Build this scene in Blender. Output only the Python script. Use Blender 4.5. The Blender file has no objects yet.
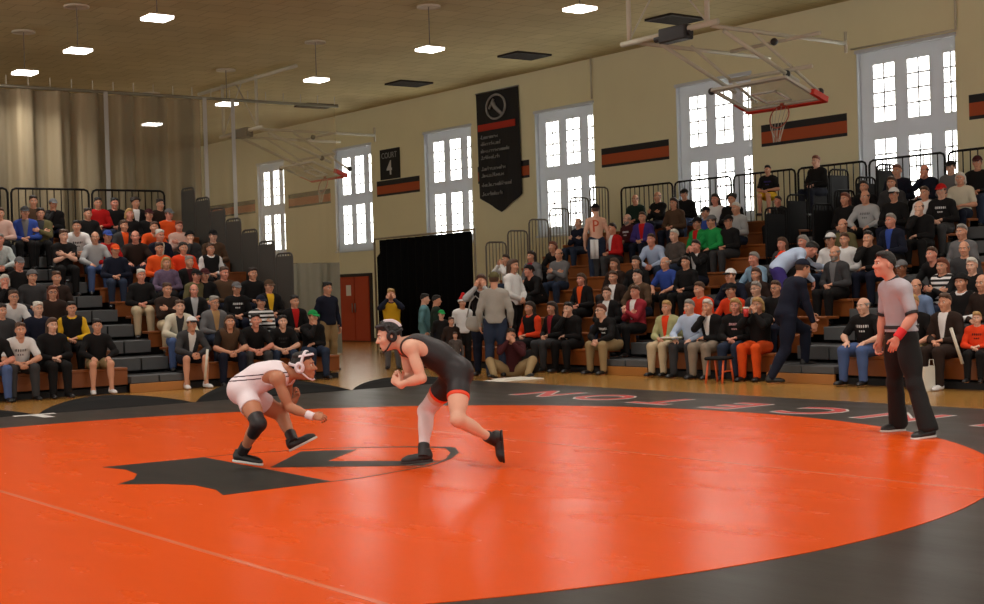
import bpy, math, random
import numpy as np
import openvdb as vdb
from mathutils import Matrix, Vector
SC = bpy.context.scene
COL = SC.collection
rnd = random.Random(7)
PI = math.pi

# ------------------------------------------------------------------ materials
def lin(c):
    return tuple(((v / 255) / 12.92 if v / 255 <= .04045 else ((v / 255 + .055) / 1.055) ** 2.4) for v in c) + (1.0,)
MATS = {}
def mat(name, rgb, rough=.6, metal=0.0, bump=0.0, bscale=40, var=0.0, vscale=6, spec=None, emit=0, alpha=1.0, trans=0.0, sheen=0.0):
    if name in MATS: return MATS[name]
    m = bpy.data.materials.new(name); m.use_nodes = True
    nt = m.node_tree; b = nt.nodes['Principled BSDF']
    b.inputs['Base Color'].default_value = lin(rgb); b.inputs['Roughness'].default_value = rough
    b.inputs['Metallic'].default_value = metal; b.inputs['Alpha'].default_value = alpha
    if spec is not None: b.inputs['Specular IOR Level'].default_value = spec
    if trans: b.inputs['Transmission Weight'].default_value = trans
    if sheen: b.inputs['Sheen Weight'].default_value = sheen
    if emit:
        b.inputs['Emission Color'].default_value = lin(rgb); b.inputs['Emission Strength'].default_value = emit
    tc = None
    if bump or var:
        tc = nt.nodes.new('ShaderNodeTexCoord')
    if var:
        n = nt.nodes.new('ShaderNodeTexNoise'); n.inputs['Scale'].default_value = vscale; n.inputs['Detail'].default_value = 4
        nt.links.new(tc.outputs['Object'], n.inputs['Vector'])
        mx = nt.nodes.new('ShaderNodeMix'); mx.data_type = 'RGBA'
        c = lin(rgb)
        mx.inputs[6].default_value = tuple(max(0, v * (1 - var)) for v in c[:3]) + (1,)
        mx.inputs[7].default_value = tuple(min(1, v * (1 + var)) for v in c[:3]) + (1,)
        nt.links.new(n.outputs['Fac'], mx.inputs[0]); nt.links.new(mx.outputs[2], b.inputs['Base Color'])
    if bump:
        n = nt.nodes.new('ShaderNodeTexNoise'); n.inputs['Scale'].default_value = bscale; n.inputs['Detail'].default_value = 3
        nt.links.new(tc.outputs['Object'], n.inputs['Vector'])
        bp = nt.nodes.new('ShaderNodeBump'); bp.inputs['Strength'].default_value = bump; bp.inputs['Distance'].default_value = .02
        nt.links.new(n.outputs['Fac'], bp.inputs['Height']); nt.links.new(bp.outputs['Normal'], b.inputs['Normal'])
    MATS[name] = m
    return m

CLO = dict(black=(23, 22, 23), navy=(24, 28, 44), dgray=(58, 58, 60), gray=(104, 104, 106), lgray=(168, 170, 172), white=(222, 222, 222),
  cream=(205, 200, 180), brown=(82, 62, 46), dbrown=(46, 34, 29), maroon=(66, 26, 30), red=(178, 26, 26), orange=(226, 84, 30),
  vermilion=(226, 66, 30), yellow=(222, 176, 40), olive=(96, 90, 60), green=(30, 140, 70), dgreen=(26, 44, 36), teal=(92, 138, 146),
  blue=(50, 74, 150), lblue=(168, 184, 212), ltblue=(180, 198, 224), purple=(64, 52, 120), khaki=(150, 128, 92), beige=(196, 178, 146),
  jeans=(76, 96, 140), djeans=(42, 52, 72), pink=(220, 170, 176), blush=(206, 172, 160), ice=(186, 196, 196), plum=(104, 88, 112),
  crimson=(146, 38, 50), sage=(172, 174, 128), taupe=(140, 126, 110), tan=(176, 140, 96), greige=(160, 156, 148), denim=(126, 156, 180),
  chambray=(110, 132, 168), camo=(78, 70, 66), stripe=(200, 200, 200))
def stripe_mat():
    m = mat('cloth_stripe', CLO['white'], .9)
    nt = m.node_tree; b = nt.nodes['Principled BSDF']
    tc = nt.nodes.new('ShaderNodeTexCoord'); w = nt.nodes.new('ShaderNodeTexWave'); w.bands_direction = 'Z'
    w.inputs['Scale'].default_value = 4.2
    r = nt.nodes.new('ShaderNodeValToRGB'); r.color_ramp.interpolation = 'CONSTANT'
    r.color_ramp.elements[0].color = lin(CLO['black']); r.color_ramp.elements[1].color = lin(CLO['white']); r.color_ramp.elements[1].position = .5
    nt.links.new(tc.outputs['Object'], w.inputs['Vector']); nt.links.new(w.outputs['Fac'], r.inputs[0]); nt.links.new(r.outputs[0], b.inputs['Base Color'])
    return m
def cloth(c):
    if c == 'stripe': return MATS.get('cloth_stripe') or stripe_mat()
    return mat('cloth_' + c, CLO[c], .85, bump=.25, bscale=22, var=.5 if c in ('camo', 'plum', 'ice') else .18, vscale=14 if c in ('camo', 'plum', 'ice') else 5, spec=.2)
SKIN = dict(light=(206, 150, 122), pink=(214, 146, 124), tan=(150, 98, 70), dark=(92, 58, 42), pale=(220, 172, 148))
def skin(s): return mat('skin_' + s, SKIN[s], .5, var=.12, vscale=9, spec=.35)
HAIR = dict(black=(20, 17, 16), dbrown=(40, 28, 22), brown=(76, 52, 36), blond=(178, 142, 88), gray=(140, 136, 130), white=(208, 204, 194), red=(108, 54, 32))
def hairm(c): return mat('hair_' + c, HAIR[c], .6, bump=.6, bscale=55, var=.25, vscale=30)
M_EYE = mat('eye_white', (225, 220, 212), .3); M_IRIS = mat('eye_dark', (30, 22, 18), .3); M_LIP = mat('lip', (160, 86, 78), .5)

# ------------------------------------------------------------------ mesh helpers
class MB:
    def __init__(s): s.v = []; s.f = []; s.m = []
    def add(s, vs, fs, mi=0):
        o = len(s.v); s.v += [tuple(v) for v in vs]; s.f += [tuple(i + o for i in f) for f in fs]; s.m += [mi] * len(fs); return s
    def box(s, x0, x1, y0, y1, z0, z1, b=0.0, mi=0):
        if b <= 0:
            vs = [(x, y, z) for z in (z0, z1) for y in (y0, y1) for x in (x0, x1)]
            return s.add(vs, [(0, 2, 3, 1), (4, 5, 7, 6), (0, 1, 5, 4), (2, 6, 7, 3), (0, 4, 6, 2), (1, 3, 7, 5)], mi)
        b = min(b, (x1 - x0) * .45, (y1 - y0) * .45, (z1 - z0) * .45)
        xs, ys, zs = (x0, x1), (y0, y1), (z0, z1); idx = {}; vs = []
        for i in (0, 1):
            for j in (0, 1):
                for k in (0, 1):
                    sx, sy, sz = (1, -1)[i], (1, -1)[j], (1, -1)[k]
                    for a in range(3):
                        p = [xs[i] + sx * b, ys[j] + sy * b, zs[k] + sz * b]; p[a] = (xs[i], ys[j], zs[k])[a]
                        idx[i, j, k, a] = len(vs); vs.append(p)
        fs = []
        for a in range(3):
            u, w = (a + 1) % 3, (a + 2) % 3
            for e in (0, 1):
                q = []
                for c in ((0, 0), (1, 0), (1, 1), (0, 1)):
                    k = [0, 0, 0]; k[a] = e; k[u] = c[0]; k[w] = c[1]; q.append(idx[k[0], k[1], k[2], a])
                fs.append(q if e else q[::-1])
            for e in (0, 1):
                for g in (0, 1):
                    k0 = [0, 0, 0]; k0[u] = e; k0[w] = g; k1 = list(k0); k1[a] = 1
                    q = [idx[(*k0, u)], idx[(*k1, u)], idx[(*k1, w)], idx[(*k0, w)]]
                    fs.append(q if (e == g) else q[::-1])
        for i in (0, 1):
            for j in (0, 1):
                for k in (0, 1):
                    q = [idx[i, j, k, 0], idx[i, j, k, 1], idx[i, j, k, 2]]
                    fs.append(q if (i + j + k) % 2 else q[::-1])
        return s.add(vs, fs, mi)
    def tube(s, pts, r, n=8, closed=False, mi=0, caps=True):
        pts = [Vector(p) for p in pts]; N = len(pts); rs = r if isinstance(r, (list, tuple)) else [r] * N; rings = []
        up = None; vs = []
        for i, p in enumerate(pts):
            if closed: t = pts[(i + 1) % N] - pts[i - 1]
            else: t = pts[min(i + 1, N - 1)] - pts[max(i - 1, 0)]
            t.normalize()
            if up is None: up = t.orthogonal().normalized()
            up = (up - t * up.dot(t)).normalized(); w = t.cross(up)
            for k in range(n):
                a = 2 * PI * k / n; vs.append(p + (up * math.cos(a) + w * math.sin(a)) * rs[i])
        fs = []
        for i in range(N if closed else N - 1):
            j = (i + 1) % N
            for k in range(n): fs.append((i * n + k, i * n + (k + 1) % n, j * n + (k + 1) % n, j * n + k))
        if caps and not closed: fs += [tuple(range(n))[::-1], tuple((N - 1) * n + k for k in range(n))]
        return s.add(vs, fs, mi)
    def lathe(s, prof, n=20, c=(0, 0, 0), mi=0):
        vs = []; fs = []
        for (r, z) in prof:
            for k in range(n): a = 2 * PI * k / n; vs.append((c[0] + r * math.cos(a), c[1] + r * math.sin(a), c[2] + z))
        for i in range(len(prof) - 1):
            for k in range(n): fs.append((i * n + k, i * n + (k + 1) % n, (i + 1) * n + (k + 1) % n, (i + 1) * n + k))
        fs += [tuple(range(n))[::-1], tuple((len(prof) - 1) * n + k for k in range(n))]
        return s.add(vs, fs, mi)
    def prism(s, poly, z0, z1, mi=0):
        n = len(poly)
        a = sum(poly[i][0] * poly[(i + 1) % n][1] - poly[(i + 1) % n][0] * poly[i][1] for i in range(n))
        if a < 0: poly = poly[::-1]
        vs = [(x, y, z0) for x, y in poly] + [(x, y, z1) for x, y in poly]
        return s.add(vs, [tuple(range(n))[::-1], tuple(range(n, 2 * n))] + [(i, (i + 1) % n, (i + 1) % n + n, i + n) for i in range(n)], mi)
    def sphere(s, c, r, n=10, mi=0):
        rr = r if isinstance(r, (tuple, list)) else (r, r, r); vs = [(c[0], c[1], c[2] - rr[2])]; fs = []
        for i in range(1, n):
            t = PI * i / n
            for k in range(n): a = 2 * PI * k / n; vs.append((c[0] + rr[0] * math.sin(t) * math.cos(a), c[1] + rr[1] * math.sin(t) * math.sin(a), c[2] - rr[2] * math.cos(t)))
        vs.append((c[0], c[1], c[2] + rr[2])); L = len(vs) - 1
        for k in range(n): fs.append((0, 1 + (k + 1) % n, 1 + k)); fs.append((L, L - n + k, L - n + (k + 1) % n))
        for i in range(n - 2):
            for k in range(n): fs.append((1 + i * n + k, 1 + i * n + (k + 1) % n, 1 + (i + 1) * n + (k + 1) % n, 1 + (i + 1) * n + k))
        return s.add(vs, fs, mi)
    def mesh(s, name, mats, smooth=False):
        me = bpy.data.meshes.new(name); me.from_pydata(s.v, [], s.f)
        for m in (mats if isinstance(mats, (list, tuple)) else [mats]): me.materials.append(m)
        me.polygons.foreach_set('material_index', s.m)
        me.polygons.foreach_set('use_smooth', [smooth] * len(s.f)); me.update(); return me
    def obj(s, name, mats, parent=None, smooth=False, loc=None):
        return link(name, s.mesh(name, mats, smooth), parent, loc)
def link(name, data, parent=None, loc=None):
    o = bpy.data.objects.new(name, data); COL.objects.link(o)
    if parent is not None: o.parent = parent
    if loc is not None: o.location = loc
    return o
def tag(o, label, cat, group=None):
    o['label'] = label; o['category'] = cat
    if group: o['group'] = group
    return o
def thing(name, label, cat, loc=(0, 0, 0), rz=0, group=None):
    o = bpy.data.objects.new(name, None); COL.objects.link(o); o.location = loc; o.rotation_euler = (0, 0, rz); o.empty_display_size = .2
    return tag(o, label, cat, group)
def struct(o): o['kind'] = 'structure'; return o

# ------------------------------------------------------------------ signed-distance bodies
def V(*a): return np.array(a, float)
def unit(a): a = np.asarray(a, float); return a / max(np.linalg.norm(a), 1e-9)
def cap(a, b, ra, rb=None, k=.03, op='u'): return (op, 'c', np.asarray(a, float), np.asarray(b, float), ra, ra if rb is None else rb, k)
def ell(c, r, M=None, k=.03, op='u'): return (op, 'e', np.asarray(c, float), np.asarray(r, float), np.eye(3) if M is None else M, 0, k)
def infl(p, t):
    if p[1] == 'c': return (p[0], 'c', p[2], p[3], p[4] + t, p[5] + t, p[6])
    return (p[0], 'e', p[2], p[3] + t, p[4], 0, p[6])
def sdf_mesh(prims, vox, cuts=()):
    lo = np.full(3, 1e9); hi = -lo
    bb = []
    for p in prims:
        if p[1] == 'c': r = max(p[4], p[5]); l = np.minimum(p[2], p[3]) - r; h = np.maximum(p[2], p[3]) + r
        else: R = np.sqrt(((p[4] * p[3][None, :]) ** 2).sum(1)); l = p[2] - R; h = p[2] + R
        bb.append((l, h, p[6]))
        if p[0] == 'u': lo = np.minimum(lo, l); hi = np.maximum(hi, h)
    lo = lo - 4 * vox - .02; hi = hi + 4 * vox + .02
    n = np.ceil((hi - lo) / vox).astype(int) + 1
    A = np.full(n, .6, np.float32)
    ax = [(lo[i] + np.arange(n[i]) * vox).astype(np.float32) for i in range(3)]
    for p, (l, h, k) in zip(prims, bb):
        m = k + 3 * vox
        i0 = np.maximum(0, np.floor((l - m - lo) / vox).astype(int)); i1 = np.minimum(n, np.ceil((h + m - lo) / vox).astype(int) + 1)
        if (i1 <= i0).any(): continue
        sl = tuple(slice(i0[i], i1[i]) for i in range(3))
        x = ax[0][sl[0]][:, None, None]; y = ax[1][sl[1]][None, :, None]; z = ax[2][sl[2]][None, None, :]
        if p[1] == 'c':
            a, b = p[2], p[3]; d = b - a; dd = max(d @ d, 1e-9)
            px, py, pz = x - a[0], y - a[1], z - a[2]
            t = np.clip((px * d[0] + py * d[1] + pz * d[2]) / dd, 0, 1)
            D = np.sqrt((px - t * d[0]) ** 2 + (py - t * d[1]) ** 2 + (pz - t * d[2]) ** 2) - (p[4] + (p[5] - p[4]) * t)
        else:
            c, r, M = p[2], p[3], p[4]
            px, py, pz = x - c[0], y - c[1], z - c[2]
            q = [px * M[0, j] + py * M[1, j] + pz * M[2, j] for j in range(3)]
            k0 = np.sqrt(sum((q[j] / r[j]) ** 2 for j in range(3))); k1 = np.sqrt(sum((q[j] / r[j] ** 2) ** 2 for j in range(3)))
            D = k0 * (k0 - 1) / np.maximum(k1, 1e-6)
        B = A[sl]
        if p[0] == 'u': hh = np.maximum(k - np.abs(B - D), 0) / k; A[sl] = np.minimum(B, D) - hh * hh * k * .25
        else: hh = np.maximum(k - np.abs(B + D), 0) / k; A[sl] = np.maximum(B, -D) + hh * hh * k * .25
    if cuts:
        x = ax[0][:, None, None]; y = ax[1][None, :, None]; z = ax[2][None, None, :]
        for f in cuts: A = np.maximum(A, f(x, y, z))
    A = np.minimum(A, .6).astype(np.float32)
    g = vdb.FloatGrid(.6); g.copyFromArray(A)
    P, Q = g.convertToQuads(0.0)
    P = P.astype(np.float64) * vox + lo; Q = Q.astype(np.int64)
    if len(Q):
        a, b, c = P[Q[:, 0]], P[Q[:, 1]], P[Q[:, 2]]; d = P[Q[:, 3]]
        vol = (np.einsum('ij,ij->i', a, np.cross(b, c)) + np.einsum('ij,ij->i', a, np.cross(c, d))).sum()
        if vol < 0: Q = Q[:, ::-1]
    return P, Q
def join_mesh(name, pieces, mats):
    """pieces: (verts Nx3, quads Mx4, material index)"""
    vs = np.concatenate([p[0] for p in pieces]); off = 0; qs = []; mi = []
    for P, Q, m in pieces: qs.append(np.asarray(Q) + off); off += len(P); mi.append(np.full(len(Q), m))
    qs = np.concatenate(qs); mi = np.concatenate(mi).astype(np.int32)
    me = bpy.data.meshes.new(name)
    me.vertices.add(len(vs)); me.vertices.foreach_set('co', vs.astype(np.float32).ravel())
    me.loops.add(qs.size); me.loops.foreach_set('vertex_index', qs.astype(np.int32).ravel())
    me.polygons.add(len(qs)); me.polygons.foreach_set('loop_start', (np.arange(len(qs)) * 4).astype(np.int32))
    for m in mats: me.materials.append(m)
    me.polygons.foreach_set('material_index', mi); me.polygons.foreach_set('use_smooth', np.ones(len(qs), bool))
    me.update(calc_edges=True); me.validate(); return me
def quads_sphere(c, r, n=8):
    b = MB().sphere((0, 0, 0), 1, n); P = np.array(b.v) * r + np.asarray(c); Q = [f if len(f) == 4 else (f[0], f[1], f[2], f[2]) for f in b.f]
    return P, Q
def sdf_obj(prims, vox, name, m, parent, cuts=()):
    P, Q = sdf_mesh(prims, vox, cuts); return link(name, join_mesh(name, [(P, Q, 0)], [m]), parent)
def plane_cut(pt, nrm, xf=None):
    nrm = unit(nrm); c = float(np.dot(nrm, pt)); return lambda x, y, z: x * nrm[0] + y * nrm[1] + z * nrm[2] - c
def rot(axis, deg):
    return np.array(Matrix.Rotation(math.radians(deg), 3, axis))
def frame(lat, up):
    u = unit(up); l = np.asarray(lat, float); l = unit(l - u * (l @ u)); b = np.cross(u, l); return np.stack([l, b, u], 1)
def m4(R, t):
    M = Matrix.Identity(4)
    for i in range(3):
        for j in range(3): M[i][j] = float(R[i, j])
        M[i][3] = float(t[i])
    return M
def ik(S, T, l1, l2, pole):
    S, T = np.asarray(S, float), np.asarray(T, float); d = T - S; L = min(np.linalg.norm(d), (l1 + l2) * .995); u = unit(d)
    a = (l1 * l1 - l2 * l2 + L * L) / (2 * L); h = math.sqrt(max(l1 * l1 - a * a, 0)); q = np.asarray(pole, float); q = unit(q - u * (q @ u))
    return S + u * a + q * h, S + u * L
EXPOSURE = 0.0; WORLD = 1.4; LAMP_W = 68; WIN_T = .13; LAMP_E = 10
FAN, FANK = (20.6, 23.56, 1.62), 1.0
# ------------------------------------------------------------------ heads, hair, hats (head frame: face to -Y, eyes at z .012)
CRAN = ell((0, .012, .03), (.076, .097, .092), k=.03)
FACE = ell((0, -.022, -.045), (.059, .070, .076), k=.03)
def head_prims(neck=True):
    p = [CRAN, FACE, ell((0, -.066, -.098), (.027, .022, .02), k=.03), cap((-.034, -.08, .031), (.034, -.08, .031), .011, k=.02),
         cap((0, -.086, .012), (0, -.112, -.026), .009, .014, k=.014), cap((-.014, -.094, -.03), (.014, -.094, -.03), .009, k=.012)]
    for s in (-1, 1):
        p += [ell((s * .04, -.062, -.022), (.026, .022, .024), k=.03), ell((s * .076, .012, -.004), (.012, .021, .033), rot('Z', s * 18), k=.01)]
        p += [ell((s * .032, -.097, .010), (.016, .013, .011), k=.014, op='s')]
    p += [cap((-.02, -.087, -.058), (.02, -.087, -.058), .008, k=.01), cap((-.018, -.086, -.070), (.018, -.086, -.070), .009, k=.01)]
    if neck: p.append(cap((0, .022, -.06), (0, .035, -.17), .055, .058, k=.03))
    return p
def head_extra(eyes=True):
    out = []
    for s in (-1, 1):
        P, Q = quads_sphere((s * .032, -.0785, .010), .0118, 8); out.append((P, Q, 1))
        P, Q = quads_sphere((s * .0315, -.0868, .010), .0060, 6); out.append((P, Q, 2))
        P, Q = sdf_mesh([cap((s * .018, -.094, .030), (s * .046, -.082, .031), .0045, .0035, k=.004)], .003); out.append((P, Q, 2))
    P, Q = sdf_mesh([cap((-.017, -.0935, -.0625), (.017, -.0935, -.0625), .0042, k=.004), cap((-.013, -.092, -.071), (.013, -.092, -.071), .0042, k=.004)], .003)
    out.append((P, Q, 3)); return out
def hp(nx, ny, nz, c): return lambda x, y, z: c - (x * nx + y * ny + z * nz)
HAIRC = {}
def hair_mesh(style):
    if style in HAIRC: return HAIRC[style]
    line = hp(0, .5, .87, .022 if style != 'short' else .030); base = [infl(CRAN, .012 if style != 'short' else .009)]
    back = hp(0, 0, 1, -.075)
    if style == 'short':
        l0 = line; line = lambda x, y, z: l0(x, y, z) + .0045 * np.sin(120 * x + 50 * y) + .004 * np.sin(67 * x - 90 * y + 1)
    if style == 'short': pr, cu = base + [ell((.014, -.035, .098), (.058, .056, .03), k=.03), ell((-.03, .03, .105), (.05, .06, .025), k=.03)], [line, back]
    elif style == 'curly': pr, cu = [ell((0, .025, .055), (.105, .11, .1))] + [ell((.085 * math.cos(a), .02 + .085 * math.sin(a), .07 + .03 * math.sin(3 * a)), (.035,) * 3, k=.012) for a in np.linspace(0, 2 * PI, 11)[:-1]], [hp(0, .62, .78, .018)]
    elif style == 'bald': pr, cu = [infl(CRAN, .008)], [hp(0, .75, .66, -.012), lambda x, y, z: z - .045, back]
    elif style in ('long', 'bob'):
        zb = -.24 if style == 'long' else -.11
        pr = base + [ell((0, -.03, .1), (.06, .06, .026), k=.03)]
        pr += [cap((s * .07, .03, .02), (s * .082, .03, zb + .03), .03, .026, k=.03) for s in (-1, 1)] + [cap((0, .075, .02), (0, .08, zb), .05, .045, k=.04), cap((-.04, .07, 0), (-.05, .075, zb), .04, .03, k=.03), cap((.04, .07, 0), (.05, .075, zb), .04, .03, k=.03)]
        cu = [lambda x, y, z: np.minimum(line(x, y, z), np.maximum(-y - .005 + 0 * z, -(np.abs(x) - .052) + 0 * z))]
    P, Q = sdf_mesh(pr, .006, cu); me = join_mesh('hair', [(P, Q, 0)], [hairm('brown')]); HAIRC[style] = me; return me
def beard_mesh():
    if 'beard' not in HAIRC:
        P, Q = sdf_mesh([infl(FACE, .006), ell((0, -.07, -.1), (.034, .026, .026), k=.03)], .005, [lambda x, y, z: z + .042 + .35 * (y + .05) + 0 * x, lambda x, y, z: y - .012 + 0 * x + 0 * z])
        HAIRC['beard'] = join_mesh('beard', [(P, Q, 0)], [hairm('gray')])
    return HAIRC['beard']
def hat_meshes(kind):
    key = 'hat_' + kind
    if key in HAIRC: return HAIRC[key]
    out = []
    if kind == 'cap':
        P, Q = sdf_mesh([infl(CRAN, .02)], .006, [hp(0, .12, .99, .048)]); out.append(('cap_crown', join_mesh('cap_crown', [(P, Q, 0)], [cloth('black')])))
        P, Q = sdf_mesh([ell((0, -.125, .05), (.072, .085, .009), rot('X', 12))], .005, [lambda x, y, z: y + .06 + 0 * x + 0 * z]); out.append(('cap_brim', join_mesh('cap_brim', [(P, Q, 0)], [cloth('black')])))
    elif kind == 'beanie':
        P, Q = sdf_mesh([infl(CRAN, .018)], .006, [hp(0, .3, .95, .03)]); out.append(('knit_crown', join_mesh('knit_crown', [(P, Q, 0)], [cloth('black')])))
        P, Q = sdf_mesh([infl(CRAN, .026)], .006, [hp(0, .3, .95, .03), lambda x, y, z: (y * .3 + z * .95) - .062 + 0 * x]); out.append(('knit_cuff', join_mesh('knit_cuff', [(P, Q, 0)], [cloth('black')])))
    else:
        P, Q = sdf_mesh([infl(CRAN, .016), cap((0, .02, .1), (.03, .06, .19), .07, .04, k=.03), cap((.03, .06, .19), (.11, .09, .15), .04, .018, k=.03)], .006, [hp(0, .2, .98, .05)]); out.append(('hat_cone', join_mesh('hat_cone', [(P, Q, 0)], [cloth('red')])))
        P, Q = sdf_mesh([infl(CRAN, .03)], .006, [hp(0, .2, .98, .028), lambda x, y, z: (y * .2 + z * .98) - .072 + 0 * x]); out.append(('hat_band', join_mesh('hat_band', [(P, Q, 0)], [cloth('white')])))
        P, Q = sdf_mesh([ell((.12, .09, .14), (.03,) * 3)], .006); out.append(('pompom', join_mesh('pompom', [(P, Q, 0)], [cloth('white')])))
    HAIRC[key] = out; return out
def glasses_mesh():
    if 'glasses' not in HAIRC:
        b = MB()
        for s in (-1, 1):
            b.tube([(s * .032 + .02 * math.cos(a), -.102, .008 + .016 * math.sin(a)) for a in np.linspace(0, 2 * PI, 15)[:-1]], .0028, 5, closed=True)
            b.tube([(s * .052, -.10, .012), (s * .074, -.06, .012), (s * .08, .01, .008)], .0028, 5)
        b.tube([(-.012, -.104, .012), (.012, -.104, .012)], .0028, 5)
        HAIRC['glasses'] = b.mesh('glasses', mat('spectacle_frame', (24, 22, 22), .3), True)
    return HAIRC['glasses']
# ------------------------------------------------------------------ shoes (foot frame: ankle origin at z .085, toe to -Y)
def shoe_mesh():
    if 'shoe' not in HAIRC:
        pr = [ell((0, .035, -.03), (.036, .042, .05)), cap((0, .02, -.04), (0, -.12, -.05), .042, .038, k=.03), ell((0, -.15, -.056), (.043, .055, .034), k=.03), cap((0, .02, .03), (0, .02, -.03), .042, .042, k=.02)]
        P, Q = sdf_mesh(pr, .006, [lambda x, y, z: -.072 - z + 0 * x + 0 * y, lambda x, y, z: z - .03 + 0 * x + 0 * y])
        up = join_mesh('shoe', [(P, Q, 0)], [mat('shoe_black', (24, 23, 24), .45)])
        P, Q = sdf_mesh([ell((0, .03, -.078), (.042, .048, .03)), cap((0, .02, -.078), (0, -.14, -.078), .042, .04, k=.03), ell((0, -.155, -.078), (.047, .058, .03), k=.03)], .005, [lambda x, y, z: -.087 - z + 0 * x + 0 * y, lambda x, y, z: z + .066 + 0 * x + 0 * y])
        so = join_mesh('sole', [(P, Q, 0)], [mat('sole_gray', (90, 88, 86), .7)])
        HAIRC['shoe'] = (up, so)
    return HAIRC['shoe']
# ------------------------------------------------------------------ skeletons -> primitives
def hand_prims(W, d, n, s, curl=35, g=1.0, spread=.06):
    """W wrist, d along the hand, n out of the palm, s towards the thumb"""
    d, n, s = unit(d), unit(n), unit(s); M = np.stack([d, s, n], 1); k = .008
    p = [cap(W - d * .02, W + d * .03, .027 * g, .026 * g, k=.02), ell(W + d * .052 * g, np.array((.05, .040, .0155)) * g, M, k=.012)]
    for i, L in enumerate((.074, .082, .077, .060)):
        off = (.030, .010, -.010, -.029)[i] * g; b = W + d * (.088, .092, .089, .082)[i] * g + s * off; ang = 0; a = b - d * .02 * g; r = (.0092, .0095, .009, .008)[i] * g
        dirn = unit(d + s * (off / .03 / g) * spread)
        p.append(cap(a, b, r, r, k=k))
        for q, fr in enumerate((.46, .3, .24)):
            ang += math.radians(curl * (.8 + .12 * i)); e = b + (dirn * math.cos(ang) + n * math.sin(ang)) * L * fr * g; p.append(cap(b, e, r * (1 - .06 * q), r * (.94 - .06 * q), k=.004)); b = e
    b = W + d * .028 * g + s * .032 * g; e = b + unit(d * .62 + s * .62 + n * .35) * .042 * g; f = e + unit(d * .85 + s * .18 + n * .45) * .033 * g
    p += [cap(W + d * .02, b, .016 * g, .014 * g, k=.015), cap(b, e, .0125 * g, .0108 * g, k=.008), cap(e, f, .0105 * g, .0085 * g, k=.004)]
    return p
def parts(J, m=1.0):
    """primitive lists by region from a skeleton"""
    TF, PF = J['TF'], J['PF']; R = {}
    R['pelvis'] = [ell(J['P'], V(.168, .122, .125) * V(1, 1, 1), PF, k=.06)]
    R['torso'] = [ell(J['W'], (.138 * m, .104, .15), TF, k=.07), ell(J['CH'], (.160 * m, .114, .18), TF, k=.07),
                  cap(J['Sl'] * .88 + J['Sr'] * .12, J['Sr'] * .88 + J['Sl'] * .12, .064, k=.06), cap(J['P'], J['W'], .115, .112, k=.06)]
    R['yoke'] = [cap(J['NB'] - TF[:, 2] * .03, J['Sl'] * .6 + J['NB'] * .4, .048, .05, k=.05), cap(J['NB'] - TF[:, 2] * .03, J['Sr'] * .6 + J['NB'] * .4, .048, .05, k=.05)]
    R['neck'] = [cap(J['NB'] - TF[:, 2] * .03, J['HD'] - J['HM'][:, 2] * .06 + J['HM'][:, 1] * .022, .058, .054, k=.04)]
    for s in 'lr':
        S, E, W = J['S' + s], J['E' + s], J['W' + s]
        R['uarm' + s] = [ell(S, (.058 * m,) * 3, k=.04), cap(S, E, .048 * m, .038 * m, k=.04), ell(S * .45 + E * .55, V(.045, .046, .09) * m, frame((1, .2, .1), E - S), k=.04)]
        R['farm' + s] = [cap(E, W, .040 * m, .027, k=.025), ell(E * .72 + W * .28, V(.043, .043, .085) * m, frame((1, .2, .1), W - E), k=.03)]
        H, K, A = J['H' + s], J['K' + s], J['A' + s]
        R['thigh' + s] = [cap(H, K, .088 * m, .058, k=.05), ell(H * .6 + K * .4, V(.086 * m, .088 * m, .17), frame((1, .1, .1), K - H), k=.05)]
        bk = unit(np.cross(np.cross(K - H, A - K), A - K)) if np.linalg.norm(np.cross(K - H, A - K)) > .01 else V(0, 1, 0)
        R['shank' + s] = [cap(K, A, .054, .036, k=.04), ell(K * .68 + A * .32 + bk * .018, V(.052, .054, .12) * (.5 + .5 * m), frame((1, .1, .1), A - K), k=.04)]
        t = J['T' + s]; u = J['U' + s]
        R['foot' + s] = [cap(A, A - u * .05 + t * .02, .036, .034, k=.02), cap(A - u * .055, A - u * .058 + t * .13, .03, .026, k=.02)]
    return R
def cat(R, *names): return [p for n in names for p in R[n]]
def hands(J, g=1.0, fine=False):
    out = []
    for s in 'lr': out.append(hand_prims(J['W' + s], J['hd' + s], J['hn' + s], J['hs' + s], J.get('curl' + s, 32), g))
    return out
def finish(J):
    """fill derived frames"""
    J = {k: (np.asarray(v, float) if not isinstance(v, (int, float)) else v) for k, v in J.items()}
    lat = J['Sl'] - J['Sr']
    J.setdefault('TF', frame(lat, J['NB'] - J['W'])); J.setdefault('PF', frame(J['Hl'] - J['Hr'], J['W'] - (J['Hl'] + J['Hr']) / 2))
    for s in 'lr':
        sg = 1 if s == 'l' else -1
        d = J.get('hd' + s); d = unit(J['W' + s] - J['E' + s]) if d is None else unit(d); J['hd' + s] = d
        n = J.get('hn' + s); n = V(0, 0, -1) if n is None else n
        n = n - d * (n @ d); n = unit(n) if np.linalg.norm(n) > .05 else unit(np.cross(d, (1, 0, 0))); J['hn' + s] = n
        th = J.get('hs' + s); J['hs' + s] = np.cross(n, d) * sg * (1 if th is None else 1)
        if 'T' + s not in J: J['T' + s] = V(sg * .15, -1, 0)
        J['T' + s] = unit(J['T' + s]); u = J.get('U' + s, V(0, 0, 1)); u = u - J['T' + s] * (u @ J['T' + s]); J['U' + s] = unit(u)
    return J
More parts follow.
